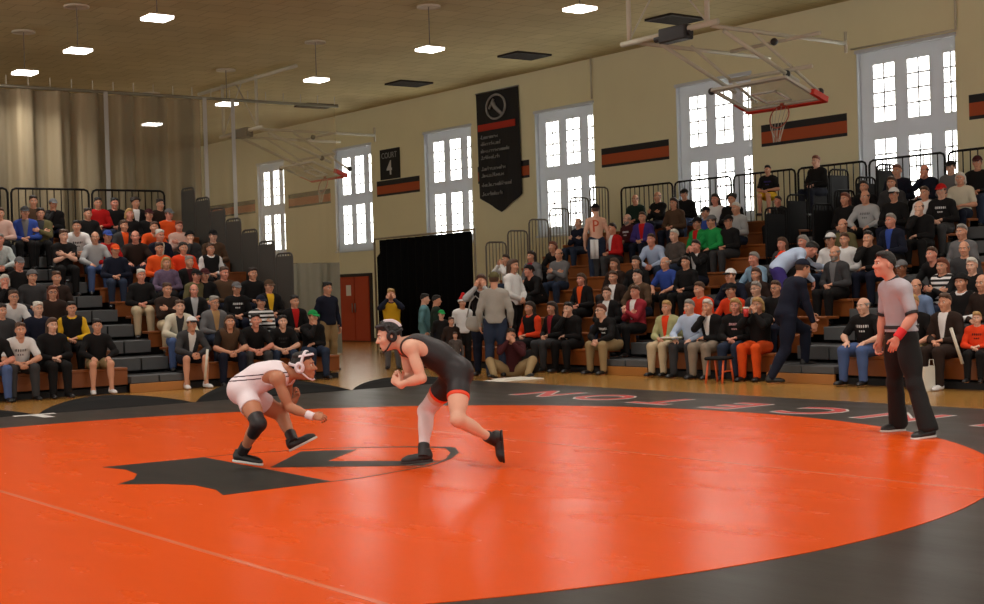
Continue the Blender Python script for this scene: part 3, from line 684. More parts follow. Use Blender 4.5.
def pane_mat():
    m = mat('daylit_pane', (255, 252, 244), .2, emit=WIN_E); return m
M_PANE = pane_mat()

# floor and ceiling
struct(MB().box(-12, XW, -8, YF, -.2, 0).obj('floor', M_FLOOR)); struct(MB().box(-12, XW + .6, -8, YF, ZC, ZC + .2).obj('ceiling', M_CEIL))
struct(MB().box(-12, XW + .6, YF, YF + .3, -.2, ZC).obj('wall_end', M_WALL))
# right wall with six tall windows in deep reveals, two more unseen for light
WINS = [(44.66, 46.69), (38.85, 41.2), (33.4, 35.85), (28.0, 30.45), (22.5, 24.95), (17.05, 19.5), (11.6, 14.05), (6.15, 8.6)]
Z0, Z1 = 3.0, 6.38
b = MB(); ys = [-8] + [v for w in sorted(WINS) for v in w] + [YF]
for i in range(0, len(ys), 2): b.box(XW, XW + .6, ys[i], ys[i + 1], 0, ZC)
for y0, y1 in WINS: b.box(XW, XW + .6, y0, y1, 0, Z0); b.box(XW, XW + .6, y0, y1, Z1, ZC)
struct(b.obj('wall_right', M_WALL))
for i, (y0, y1) in enumerate(WINS):
    w = struct(thing_part('window_%d' % (i + 1), None)); w.location = (XW + .12, y0, Z0); W = y1 - y0; H = Z1 - Z0
    f = MB(); cols = [(W * .02, W * .15), (W * .29, W * .51), (W * .64, W * .86)]; rows = [(.22, 1.48), (1.86, 3.06)]
    xs = [0] + [v for c in cols for v in c] + [W]; zs = [0] + [v for r in rows for v in r] + [H]
    for a in range(0, 8, 2): f.box(0, .02, xs[a], xs[a + 1], 0, H)
    for a in range(0, 6, 2):
        for c in cols: f.box(0, .02, c[0], c[1], zs[a], zs[a + 1])
    for c in cols:
        for r in rows:
            f.box(.0, .02, (c[0] + c[1]) / 2 - .018, (c[0] + c[1]) / 2 + .018, r[0], r[1])
            for k in (1, 2, 3): zz = r[0] + (r[1] - r[0]) * k / 4; f.box(.0, .02, c[0], c[1], zz - .018, zz + .018)
    for yy in (0, W): f.box(-.115, 0, yy - .02 if yy else 0, yy if yy else .02, 0, H)
    f.box(-.16, .02, -.04, W + .04, -.06, 0, .01); f.box(-.15, -.08, -.03, W + .03, H - .05, H + .03, .01)
    struct(f.obj('window_frame', M_WHITE, w))
    g = MB().box(.16, .17, -.05, W + .05, -.05, H + .05); struct(g.obj('window_glass', M_PANE, w))
# painted stripe between the windows
segs = [(46.9, 56)] + [(WINS[k + 1][1] + .28, WINS[k][0] - .28) for k in range(len(WINS) - 1)]
for k, (a, c) in enumerate(segs):
    s = MB().box(XW - .006, XW, a, c, 4.96, 5.12, mi=0).box(XW - .006, XW, a, c, 4.70, 4.96, mi=1).box(XW - .006, XW, a, c, 4.63, 4.70, mi=0)
    struct(s.obj('trim_%d' % (k + 1), [M_STB, M_STO]))
struct(MB().box(XW - .03, XW, -8, YF, 0, .12).obj('baseboard_right', mat('base_dark', (52, 44, 36), .5)))
struct(MB().tube([(XW - .04, 17.0, 7.5), (XW - .04, 17.0, 6.45)], .025).tube([(XW - .04, 17.0, 6.45), (XW - .04, 19.6, 6.45)], .02).obj('trim_20', M_METALW, smooth=True))
struct(MB().tube([(XW - .04, 28.0, 7.5), (XW - .04, 28.0, 6.45)], .025).obj('trim_21', M_METALW, smooth=True))
# orange double door
d = struct(thing_part('door_1', None)); d.location = (XW, 39.1, 0)
struct(MB().box(-.05, .02, -.1, 1.9, 0, 2.22).obj('door_frame', mat('door_dark', (40, 30, 26), .5), d)); M_DOOR = mat('door_orange', (178, 62, 26), .45)
for k in (0, 1):
    p = struct(MB().box(-.09, -.05, .02 + .9 * k, .88 + .9 * k, .02, 2.12, .01).obj('door_leaf', M_DOOR, d)); struct(MB().tube([(-.13, .82 if k == 0 else 1.0, .95), (-.13, .82 if k == 0 else 1.0, 1.25)], .02).obj('door_pull', mat('steel', (150, 150, 150), .3, 1.0), p, True))
n = tag(MB().box(XW - .1, XW - .094, 40.2, 40.5, 1.5, 1.85).obj('paper_notice', mat('paper', (222, 218, 206), .8)), 'small white paper notice taped on the orange door', 'notice')
# banners
M_BAN = mat('banner_black', (22, 22, 26), .75, bump=.2, bscale=3); M_BTX = mat('banner_gray', (150, 150, 150), .8); M_BRED = mat('banner_red', (176, 44, 24), .8)
def text(body, size, m, parent, M, name='lettering', off=0, ext=.003, align='CENTER', sx=1):
    c = bpy.data.curves.new(name, 'FONT'); c.body = body; c.size = size; c.align_x = align; c.align_y = 'CENTER'; c.extrude = ext; c.offset = off; c.resolution_u = 3
    o = bpy.data.objects.new(name, c); COL.objects.link(o); dg = bpy.context.evaluated_depsgraph_get(); me = bpy.data.meshes.new_from_object(o.evaluated_get(dg)); bpy.data.objects.remove(o)
    me.materials.clear(); me.materials.append(m); q = link(name, me, parent); q.matrix_local = M @ Matrix.Diagonal((sx, 1, 1, 1)); return q
WALLM = Matrix(((0, 0, -1, 0), (-1, 0, 0, 0), (0, 1, 0, 0), (0, 0, 0, 1)))   # text plane on the right wall: reads towards -Y
def onwall(y, z, dx=-.03): M = WALLM.copy(); M[0][3] = dx; M[1][3] = y; M[2][3] = z; return M
bn = thing('hanging_banner', 'tall black banner with pointed hem, round emblem and orange band on the tan wall', 'banner', (XW - .06, 32.05, 3.75))
vs = []; N = 14
for k in range(N + 1):
    y = -.98 + 1.96 * k / N; t = abs(y) / .98; zb = .45 * t; wv = .02 * math.sin(k * 1.3)
    for z in (zb, 1.2, 2.4, 3.45): vs.append((wv * (1 - z / 4), y + (3.45 - z) * -.02, z))
fs = [(k * 4 + j, k * 4 + j + 1, k * 4 + j + 5, k * 4 + j + 4) for k in range(N) for j in range(3)]
c = MB().add(vs, fs); cl = c.obj('banner_cloth', M_BAN, bn); sm = cl.modifiers.new('t', 'SOLIDIFY'); sm.thickness = .012
MB().tube([(0, -1.0, 3.45), (0, 1.0, 3.45)], .02).obj('banner_rod', mat('steel', (150, 150, 150), .3, 1.0), bn, True)
MB().box(-.045, -.03, -.86, .88, 2.35, 2.54).obj('orange_band', M_BRED, bn)
ring = MB().tube([(-.045, .44 * math.cos(a), 2.98 + .34 * math.sin(a)) for a in np.linspace(0, 2 * PI, 33)[:-1]], .032, 6, closed=True)
ring.tube([(-.045, .12, 3.1), (-.045, .05, 2.98), (-.045, -.28, 2.74)], [.07, .06, .05], 6).tube([(-.045, .1, 3.2), (-.045, .3, 2.95)], .04, 6); ring.obj('emblem', M_BTX, bn, True)
rs = random.Random(3)
for n_, z_ in ((9, 2.12), (10, 1.93), (15, 1.73), (10, 1.54), (13, 1.22), (12, 1.03), (15, .76), (11, .50)):
    st = MB(); y = .76
    for k in range(n_):
        w_ = rs.uniform(.05, .085); h_ = .11 if (k == 0 or rs.random() < .25) else .07; st.box(-.045, -.032, y - w_, y - w_ + .02, z_, z_ + h_); st.box(-.045, -.032, y - w_, y, z_ + (.0 if rs.random() < .5 else .05), z_ + (.018 if rs.random() < .5 else .07)); y -= w_ + .022
    st.obj('lettering', M_BTX, bn)
sg = thing('number_sign', 'small black COURT 4 sign on the tan wall above the stripe', 'sign', (XW - .03, 37.72, 5.14))
MB().box(-.02, .02, -.55, .55, 0, .95).obj('sign_panel', M_BAN, sg); text('COURT', .26, M_BTX, sg, onwall(0, .74, -.03)); text('4', .62, mat('sign_white', (200, 200, 200), .7), sg, onwall(0, .33, -.03), off=.01)
# ceiling vents
M_VENT = mat('vent_dark', (34, 26, 22), .7)
for y, l in ((38.9, 'dark ceiling vent nearest the far end wall'), (33.65, 'dark ceiling vent above the number sign'), (28.35, 'dark ceiling vent above the black banner'), (22.9, 'dark ceiling vent behind the large basketball frame')):
    v = thing('ceiling_vent', l, 'vent', (22.55, y, ZC), 0, 'ceiling vents by the window wall'); f = MB().box(-.55, .55, -.42, -.36, -.05, 0).box(-.55, .55, .36, .42, -.05, 0).box(-.55, -.49, -.36, .36, -.05, 0).box(.49, .55, -.36, .36, -.05, 0); f.obj('vent_frame', M_VENT, v)
    f = MB()
    for k in range(9): f.box(-.49, .49, -.34 + .08 * k, -.30 + .08 * k, -.04, -.01)
    f.obj('vent_slats', M_VENT, v)
# hanging lights
M_LAMP = mat('lamp_glow', (255, 248, 240), .5, emit=LAMP_E if 'LAMP_E' in globals() else 14)
M_HOUS = mat('lamp_housing', (200, 190, 170), .5); M_CORD = mat('cord_gray', (120, 112, 100), .6)
hb = MB().lathe([(.08, .07), (.10, .06), (.31, .02), (.325, .0), (.31, .0)], 4); housing = None
LAMPS = [(16.9, y) for y in (38.5, 33.75, 29.1, 24.4, 19.6, 14.8, 10.0, 5.2)] + [(10.65, y) for y in (30.9, 27.75, 23.9, 19.8, 15.8, 11.8, 7.8, 3.8)] + [(4.4, y) for y in (27.7, 23.9, 19.8, 15.8, 11.8, 7.8, 3.8)] + [(-1.8, y) for y in (23.9, 17.8, 11.8, 5.8)]
LLAB = {(16.9, 38.5): 'square hanging light seen through the mesh curtain', (16.9, 33.75): 'square hanging light at the top of the mesh curtain above the far hoop', (16.9, 29.1): 'square hanging light between the curtain track and the far hoop arms', (16.9, 24.4): 'square hanging light above the number sign',
 (16.9, 19.6): 'square hanging light at the top edge above the banner', (10.65, 30.9): 'square hanging light just above the curtain track corner', (10.65, 27.75): 'square hanging light over the steps between two lit neighbours', (10.65, 23.9): 'square hanging light highest over the curtain-side bleachers'}
lp = None
for i, (x, y) in enumerate(LAMPS):
    t = thing('hanging_light', LLAB.get((x, y), 'square hanging light over the mat, outside the view'), 'light', (x, y, 6.62), 0, 'square hanging lights')
    if lp is None:
        R45 = Matrix.Rotation(PI / 4, 4, 'Z'); lp = [hb.mesh('lamp_shade', M_HOUS), MB().box(-.22, .22, -.22, .22, -.05, .008).mesh('diffuser', M_LAMP), MB().tube([(0, 0, .07), (0, 0, .86)], .012).mesh('cord', M_CORD), MB().lathe([(.22, .86), (.25, .84), (.25, .88)], 16).mesh('ceiling_canopy', M_HOUS)]
        lp[0].transform(R45)
    for n_, me in zip(('lamp_shade', 'diffuser', 'cord', 'ceiling_canopy'), lp): link(n_, me, t)
    L = bpy.data.lights.new('lamp', 'AREA'); L.shape = 'SQUARE'; L.size = .44; L.energy = LAMP_W * (.68 if y > 19 else 1.0); L.spread = 2.3; L.color = (1, .95, .87); lo = link('lamp_light', L, t); lo.location = (0, 0, -.06)

# ------------------------------------------------------------------ dividing curtain: mesh above, vinyl below
def mesh_mat(name, fac, rgb, stripes):
    m = mat(name, rgb, .9); nt = m.node_tree; b = nt.nodes['Principled BSDF']; out = nt.nodes['Material Output']
    tr = nt.nodes.new('ShaderNodeBsdfTransparent'); mx = nt.nodes.new('ShaderNodeMixShader'); mx.inputs[0].default_value = fac
    if stripes:
        tc = nt.nodes.new('ShaderNodeTexCoord'); wv = nt.nodes.new('ShaderNodeTexWave'); wv.inputs['Scale'].default_value = .42; wv.inputs['Distortion'].default_value = 1.2; wv.inputs['Detail Scale'].default_value = .3
        mc = nt.nodes.new('ShaderNodeMix'); mc.data_type = 'RGBA'; mc.inputs[6].default_value = lin(tuple(v * .72 for v in rgb)); mc.inputs[7].default_value = lin(rgb)
        nt.links.new(tc.outputs['Object'], wv.inputs['Vector']); nt.links.new(wv.outputs['Fac'], mc.inputs[0]); nt.links.new(mc.outputs[2], b.inputs['Base Color'])
    nt.links.new(tr.outputs[0], mx.inputs[1]); nt.links.new(b.outputs[0], mx.inputs[2]); nt.links.new(mx.outputs[0], out.inputs[0]); return m
def wavy(x0, x1, y, z0, z1, amp, wl, n=None):
    n = n or int((x1 - x0) / .06); vs = []; 
    for k in range(n + 1):
        x = x0 + (x1 - x0) * k / n; o = amp * (math.sin(x * 2 * PI / wl) + .5 * math.sin(x * 2 * PI / (wl * .37) + 1)); vs += [(x, y + o, z0), (x, y + o * .7, z1)]
    return MB().add(vs, [(2 * k, 2 * k + 2, 2 * k + 3, 2 * k + 1) for k in range(n)])
cu = thing('divider_curtain', 'translucent tan mesh divider curtain with pale vinyl lower half behind the bleachers', 'curtain', (0, 32, 0))
wavy(4, 15.35, 0, 2.37, 6.4, .17, .8).obj('mesh_panel', mesh_mat('curtain_fabric', .78, (176, 160, 130), True), cu, True); wavy(15.35, 19.1, 0, 2.37, 6.4, .10, .85).obj('mesh_panel', mesh_mat('curtain_mesh', .36, (190, 172, 134), False), cu, True)
wavy(4, 19.1, 0, .03, 2.39, .11, .85).obj('vinyl_panel', mat('curtain_vinyl', (150, 148, 132), .55, var=.06), cu, True)
MB().tube([(3.5, 0, 6.45), (19.2, 0, 6.45)], .04).obj('curtain_track', mat('track_steel', (150, 146, 130), .4, .6), cu, True)
for x in (10.25, 12.85, 15.35, 16.1): MB().box(x - .05, x + .05, -.16, -.15, 2.4, 6.44).obj('webbing_strap', mat('webbing', (176, 174, 168), .8), cu)
for k in range(22): x = 8.6 + .5 * k; MB().tube([(x, 0, 6.44), (x, 0, 6.7)], .012, 5).obj('track_hanger', M_METALW, cu)

# ------------------------------------------------------------------ folded basketball frames under the ceiling
M_GLASS = mat('backboard_glass', (214, 220, 208), .08, alpha=.28); M_PAD = mat('pad_red', (206, 48, 30), .5); M_RIM = mat('rim_orange', (150, 62, 36), .5); M_NET = mat('net_white', (170, 164, 150), .9); M_MOT = mat('motor_dark', (36, 34, 36), .5)
def hoop(dy, label):
    h = thing('basketball_frame', label, 'basketball hoop', (18, 18.5 + dy, 6.05), 0, 'ceiling basketball frames folded up')
    T = lambda *p: [(x - 18, y - 18.5, z - 6.05) for x, y, z in p]
    for y in (17.5, 19.5): MB().tube(T((18, y, 6.05), (18, y, ZC)), .045).obj('drop_pipe', M_METALW, h, True)
    MB().tube(T((18, 17.25, 6.08), (18, 19.7, 6.05)), .055).obj('cross_pipe', M_METALW, h, True); MB().tube(T((18, 15.3, ZC - .08), (18, 21.0, ZC - .08)), .05).obj('ceiling_beam', M_METALW, h, True)
    for p, q in (((18, 19.5, 6.1), (18, 18.3, 7.45)), ((18, 17.5, 6.1), (18, 18.7, 7.45))): MB().tube(T(p, q), .018).obj('sway_cable', M_METALW, h, True)
    for y in (17.5, 19.4): MB().tube(T((18.1, y, 6.05), (21.7, y, 6.03)), .04).obj('long_arm', M_METALW, h, True)
    MB().tube(T((21.7, 17.5, 6.25), (21.7, 17.5, 5.85)), .03).obj('arm_end', M_METALW, h, True)
    for y in (17.35, 18.9): MB().tube(T((18.25, y, 5.95), (20.2, y + .05, 5.2)), .04).obj('fold_arm', M_METALW, h, True); MB().tube(T((19.0, y, 5.98), (20.75, y, 5.02)), .03).obj('brace_arm', M_METALW, h, True)
    MB().tube(T((20, 18.85, 5.95), (19.95, 16.65, 5.95)), .035).obj('brace_pipe', M_METALW, h, True)
    MB().tube(T((20.0, 16.9, 5.4), (20.0, 18.9, 5.4)), .04).obj('board_pipe', M_METALW, h, True)
    m = MB().box(-.12, .12, -.55, .12, -.16, .1, .02); m.tube([(0, -.6, -.05), (0, .3, -.05)], .06, 10); m.obj('winch_motor', M_MOT, h)
    for p in ((19.9, 17.4, 5.32), (20.75, 17.35, 5.04), (19.4, 18.8, 5.15), (19.7, 17.5, 5.9)): MB().sphere(T(p)[0], .07, 8).obj('hinge', M_MOT, h, True)
    # backboard: lower edge y 16.95..18.72 at x 20.3, leaning back and up
    a = V(20.3, 0, 4.83); e = unit(V(-.95, 0, .33)); nrm = unit(V(-.33, 0, -.95)); y0, y1, Hb = 16.93, 18.74, 1.02
    def quadbox(mb, s0, s1, ya, yb, th=.02):
        vs = []
        for t in (-th / 2, th / 2):
            for s_ in (s0, s1):
                for y in (ya, yb): q = a + e * s_ + nrm * t; vs.append((q[0] - 18, y - 18.5, q[2] - 6.05))
        mb.add(vs, [(0, 1, 3, 2), (4, 6, 7, 5), (0, 4, 5, 1), (2, 3, 7, 6), (0, 2, 6, 4), (1, 5, 7, 3)]); return mb
    bo = quadbox(MB(), 0, Hb, y0, y1).obj('backboard', M_GLASS, h)
    fr = quadbox(MB(), -.02, .05, y0, y1, .05); quadbox(fr, Hb - .05, Hb + .02, y0, y1, .05); quadbox(fr, 0, Hb, y0 - .02, y0 + .05, .05); quadbox(fr, 0, Hb, y1 - .05, y1 + .02, .05); fr.obj('board_frame', mat('board_frame_gray', (188, 186, 174), .4), bo)
    sq = MB()
    for s0, s1, ya, yb in ((.15, .2, -.3, .3), (.55, .6, -.3, .3), (.15, .6, -.3, -.25), (.15, .6, .25, .3)): quadbox(sq, s0, s1, 17.83 + ya, 17.83 + yb, .026)
    sq.obj('target_square', mat('square_white', (226, 226, 222), .5), bo)
    pd = quadbox(MB(), -.09, .0, y0 - .06, y1 + .06, .09); quadbox(pd, -.06, .34, y0 - .09, y0 + .0, .10); quadbox(pd, -.06, .34, y1 - .0, y1 + .05, .07); pd.obj('board_padding', M_PAD, h)
    c = a + e * .06 + nrm * .26; pts = [(c[0] - 18 + nrm[0] * .225 * math.cos(t), 17.83 - 18.5 + .225 * math.sin(t), c[2] - 6.05 + nrm[2] * .225 * math.cos(t)) for t in np.linspace(0, 2 * PI, 25)[:-1]]
    rm = MB().tube(pts, .012, 6, closed=True).obj('rim', M_RIM, h, True); br = a + e * .06; MB().tube(T((br[0], 17.83, br[2])) + [tuple(Vector(pts[12]))], .04).obj('rim_bracket', M_RIM, rm, True)
    nb = MB()
    for k in range(12):
        p0 = Vector(pts[2 * k]); p1 = Vector((pts[0][0] + .0, -.67 + (p0[1] + .67) * .5, min(p0[2], pts[0][2] + .1) - .22)); p2 = Vector((pts[0][0] - .02, -.67 + (p0[1] + .67) * .35, pts[0][2] - .26)); nb.tube([p0, (p0 + p1) / 2 + Vector((0, .02, 0)), p1, p2], .006, 4)
    nb.obj('net', M_NET, rm)
hoop(0, 'large folded basketball frame with glass backboard high before the two nearest windows')
hoop(16.7, 'folded basketball frame seen through the mesh curtain near the far windows')

# ------------------------------------------------------------------ bleachers
M_BENCH = mat('bench_wood', (136, 74, 28), .45, bump=.05, var=.2, vscale=3); M_KICK = mat('kick_wood', (176, 116, 54), .4, var=.15, vscale=3)
M_DECK = mat('deck_black', (30, 29, 30), .8); M_STEP = mat('aisle_gray', (82, 84, 86), .75, var=.12, vscale=8); M_RAIL = mat('rail_dark', (20, 20, 22), .7, spec=.2)
M_PANEL = mat('rail_panel_gray', (72, 69, 64), .7); M_RAILT = mat('rail_taupe', (84, 76, 66), .5)
def end_rail(mb, ax, y0, y1, z0, z1, nb=6, r=.02):
    w = y1 - y0; c = .1
    pts = [(ax, y0, z0), (ax, y0, z1 - c), (ax, y0 + .03, z1 - .03), (ax, y0 + c, z1), (ax, y1 - c, z1), (ax, y1 - .03, z1 - .03), (ax, y1, z1 - c), (ax, y1, z0)]
    mb.tube(pts, r, 6); mb.tube([(ax, y0, z0 + .05), (ax, y1, z0 + .05)], r * .8, 5)
    for k in range(1, nb): y = y0 + w * k / nb; mb.tube([(ax, y, z0), (ax, y, z1)], r * .55, 5, caps=False)
    return mb
def bleacher(label, loc, rz, rows, run, rise, u0, u1, lo_rows, lo0, lo1, aisles, end_u, rail_u, top_secs, first_rail=3, solid=False, guard=()):
    B = thing('bleacher', label, 'bleachers', loc, rz); cuts = sorted(aisles); spans = []; u = u0
    for a, c in cuts: spans.append((u, a)); u = c
    spans.append((u, u1))
    for k in range(rows):
        y = run * k; z = rise * k
        for a, c in spans:
            if k < lo_rows: a, c = max(a, lo0), min(c, lo1)
            MB().box(a, c, y - .02, y + .30, z + .385, z + .43, .008).box(a, c, y, y + .03, z + .14, z + .385).obj('seat_board', M_BENCH, B)
        v0, v1 = (max(u0, lo0), min(u1, lo1)) if k <= lo_rows - 1 else (u0, u1)
        if k: MB().box(v0, v1, y - run + .31, y + .31, z - .06, z, mi=0).box(v0, v1, y - run + .31, y - run + .33, z - rise - .02, z - .06).obj('deck', M_DECK, B)
        for a, c in cuts:
            n = max(1, round((c - a) / .62))
            for j in range(n): s0 = a + (c - a) * j / n + .015; s1 = a + (c - a) * (j + 1) / n - .015; MB().box(s0, s1, y - .12, y + .33, z + .055 + (.10 if k == 0 else 0), z + rise - .005, .006).obj('aisle_step', M_STEP, B)
    for a, c in spans: MB().box(max(a, lo0), min(c, lo1), .04, .08, .0, .10).obj('toe_board', M_DECK, B)
    for a, c in cuts: MB().box(a - .02, c + .02, -.16, -.12, 0, .15, .005).obj('kick_board', M_KICK, B)
    MB().box(u0, u1, run * (rows - 1) + .31, run * rows + .5, rise * rows - .06, rise * rows).obj('top_walkway', M_DECK, B); MB().box(u0 + .1, u1 - .1, run * rows + .4, run * rows + .45, 0, rise * rows - .06).obj('back_panel', M_DECK, B)
    for k in range(first_rail, rows + 1):
        y0 = run * (k - 1) + .33; y1 = y0 + run - (.08 if solid else .06); z = rise * k; mb = end_rail(MB(), 0, y0, y1, z - .75, z + 1.32, 6)
        if solid: mb.box(-.012, .012, y0 + .03, y1 - .03, z - .7, z + 1.26)
        mb.obj('end_rail', M_PANEL if solid else M_RAILT, B).location = (end_u, 0, 0)
    for k, gu in guard:
        y0 = run * (k - 1) + .33; z = rise * k; mb = end_rail(MB(), 0, y0, y0 + run - .06, z, z + 1.12, 7); mb.box(-.01, .01, y0 + .04, y0 + run - .1, z + .15, z + 1.0); mb.obj('aisle_rail', M_RAIL, B).location = (gu, 0, 0)
    yb = run * rows + .42; zt = rise * rows
    for a, c in top_secs:
        mb = MB(); n = max(4, round((c - a) / .16)); cc = .1
        mb.tube([(a, yb, zt), (a, yb, zt + 1.28 - cc), (a + .03, yb, zt + 1.25), (a + cc, yb, zt + 1.28), (c - cc, yb, zt + 1.28), (c - .03, yb, zt + 1.25), (c, yb, zt + 1.28 - cc), (c, yb, zt)], .024, 6)
        mb.tube([(a, yb, zt + .12), (c, yb, zt + .12)], .02, 6)
        for k in range(1, n): x = a + (c - a) * k / n; mb.tube([(x, yb, zt + .12), (x, yb, zt + 1.28)], .013, 5, caps=False)
        mb.obj('back_rail', M_RAIL, B)
    return B
def secs(a, b, w=1.85): n = max(1, round((b - a) / w)); return [(a + (b - a) * k / n + .04, a + (b - a) * (k + 1) / n - .04) for k in range(n)]
bleacher('dark bleachers with wooden seats below the mesh curtain, grey carpet steps between them', (0, 23.1, 0), 0, 10, .75, .28, 3.0, 14.15, 3, 3.0, 13.72, [(9.55, 10.6)], 14.22, None, secs(3, 13.9), 4, True)
bleacher('long bank of wooden bleachers below the tall windows, full of spectators', (16.9, 26.6, 0), -PI / 2, 10, .65, .27, .1, 23.0, 4, 1.6, 23.0, [(7.5, 8.65), (11.4, 12.7)], .02, None, secs(.3, 23.0), 5, False, [(k, u) for k in (7, 8, 9, 10) for u in (7.48, 8.67)])
tag(MB().box(-.3, .3, -.25, .25, 0, .5, .05).obj('equipment_crate', M_DECK), 'x', 'x') if False else None

# ------------------------------------------------------------------ black drape in the far corner
dr = thing('black_drape', 'large black drape on a frame in the corner beside the orange door', 'drape', (20.5, 30, 0), 0)
P0, P1 = V(.15, 2.62, 0), V(-.35, -2.5, 0); nrm = unit(V(1, -.1, 0)); n = 70; vs = []
for k in range(n + 1): q = P0 + (P1 - P0) * k / n + nrm * .06 * math.sin(k * 1.15); zt = 2.98 if k > 4 else 2.98 - .45 * (4 - k) / 4; vs += [(q[0], q[1], .04), (q[0], q[1], zt)]
dc = MB().add(vs, [(2 * k, 2 * k + 2, 2 * k + 3, 2 * k + 1) for k in range(n)]).obj('drape_cloth', mat('drape_black', (9, 9, 9), 1.0, spec=.05), dr, True); dc.modifiers.new('t', 'SOLIDIFY').thickness = .02
MB().tube([(P0[0], P0[1] + .1, 0), (P0[0], P0[1] + .1, 3.02), (P1[0], P1[1] - .05, 3.02), (P1[0], P1[1] - .05, 0)], .03).obj('drape_frame', mat('drape_frame_tan', (120, 108, 84), .5), dr, True)

# ------------------------------------------------------------------ wrestling mat
def mat_mat(name, rgb, rough=.3):
    m = mat(name, rgb, rough, spec=.042); nt = m.node_tree; b = nt.nodes['Principled BSDF']; tc = nt.nodes.new('ShaderNodeTexCoord')
    n1 = nt.nodes.new('ShaderNodeTexNoise'); n1.inputs['Scale'].default_value = 2.2; n1.inputs['Detail'].default_value = 5
    n2 = nt.nodes.new('ShaderNodeTexNoise'); n2.inputs['Scale'].default_value = 60
    mp = nt.nodes.new('ShaderNodeMapping'); mp.inputs['Scale'].default_value = (1, .35, 1); nt.links.new(tc.outputs['Object'], mp.inputs[0]); nt.links.new(mp.outputs[0], n1.inputs['Vector']); nt.links.new(tc.outputs['Object'], n2.inputs['Vector'])
    ad = nt.nodes.new('ShaderNodeMath'); ad.operation = 'MULTIPLY_ADD'; ad.inputs[1].default_value = .06; nt.links.new(n2.outputs['Fac'], ad.inputs[0]); nt.links.new(n1.outputs['Fac'], ad.inputs[2])
    bp = nt.nodes.new('ShaderNodeBump'); bp.inputs['Strength'].default_value = .22; bp.inputs['Distance'].default_value = .03; nt.links.new(ad.outputs[0], bp.inputs['Height']); nt.links.new(bp.outputs[0], b.inputs['Normal'])
    mr = nt.nodes.new('ShaderNodeMapRange'); mr.inputs[3].default_value = rough - .06; mr.inputs[4].default_value = rough + .1; nt.links.new(n1.outputs['Fac'], mr.inputs[0]); nt.links.new(mr.outputs[0], b.inputs['Roughness'])
    return m
M_MB = mat_mat('mat_black', (62, 58, 54), .30); M_MO = mat_mat('mat_orange', (220, 81, 18), .24); M_MG = mat_mat('mat_charcoal', (48, 48, 46), .34)
M_ME = mat('mat_edge_shaded', (17, 16, 16), .7, spec=.1); wm = thing('wrestling_mat', 'large black wrestling mat with a wide orange circle covering the gym floor', 'wrestling mat', (6.21, 11.58, 0))  # mat black painted darker where the curled lip catches no reflections
ox, oy = 6.21, 11.58
NOT = [1.33, 4.04, 6.75, 9.11, 11.82, 14.3]
b = MB().box(-6 - ox, 14.3 - ox, -1 - oy, 19.55 - oy, .0, .03); b.obj('mat_base', M_MB, wm)
for i in range(len(NOT) - 1):
    a, c = NOT[i], NOT[i + 1]; vs = []; n = 16
    for k in range(n + 1):
        t = k / n; x = a + (c - a) * t; s = math.sin(PI * t) ** .8; w = .65 * s; hz = (.15, .15, .16, .24, .12)[i]
        for j in range(5): q = j / 4; vs.append((x - ox, 19.5 + .02 + w * q - oy, .026 + hz * s * q ** 1.5))
    fs = [(k * 5 + j, (k + 1) * 5 + j, (k + 1) * 5 + j + 1, k * 5 + j + 1) for k in range(n) for j in range(4)]
    o = MB().add(vs, fs).obj('curled_edge', M_ME, wm, True); o.modifiers.new('t', 'SOLIDIFY').thickness = .02
MB().prism([(6.207 * math.cos(a), 6.207 * math.sin(a)) for a in np.linspace(0, 2 * PI, 161)[:-1]], .03, .034).obj('orange_circle', M_MO, wm)
def mirror(pts): return pts
S = MB(); sh = [(4.98, 12.70), (5.98, 12.66), (5.95, 11.41), (5.92, 10.15), (4.93, 10.12), (5.03, 10.45), (5.03, 10.85), (4.88, 11.12), (4.60, 11.41), (4.83, 11.62), (5.0, 11.95), (5.06, 12.35)]
S.prism([(x - ox, y - oy) for x, y in sh], .034, .036)
S.prism([(x - ox, y - oy) for x, y in [(6.03, 11.41), (7.02, 10.43), (7.30, 10.60), (6.62, 11.41), (7.31, 12.02), (6.85, 12.32)]], .034, .036)
S.obj('shield_emblem', M_MG, wm)
o_ = MB(); arc = [(5.92, 10.15), (6.19, 10.15), (6.5, 10.23), (6.85, 10.32), (7.14, 10.43), (7.47, 10.68), (7.78, 11.02), (8.0, 11.41)]
for sgn in (1, -1):
    pl = [(x - ox, (y if sgn == 1 else 22.82 - y) - oy) for x, y in arc]; wd = [.02, .02, .02, .025, .03, .05, .08, .10]
    for k in range(len(pl) - 1):
        (xa, ya), (xb, yb) = pl[k], pl[k + 1]; d = unit((xb - xa, yb - ya)); nx, ny = -d[1], d[0]; o_.prism([(xa + nx * wd[k] / 2, ya + ny * wd[k] / 2), (xb + nx * wd[k + 1] / 2, yb + ny * wd[k + 1] / 2), (xb - nx * wd[k + 1] / 2, yb - ny * wd[k + 1] / 2), (xa - nx * wd[k] / 2, ya - ny * wd[k] / 2)], .034, .0355)
o_.obj('shield_outline', M_MG, wm)
for x in (3.75, 8.85):
    h = math.sqrt(6.2 ** 2 - (x - ox) ** 2); MB().box(x - .022 - ox, x + .022 - ox, -h, h, .034, .0355).obj('seam_tape', mat('seam_tape', (226, 112, 70), .22), wm)
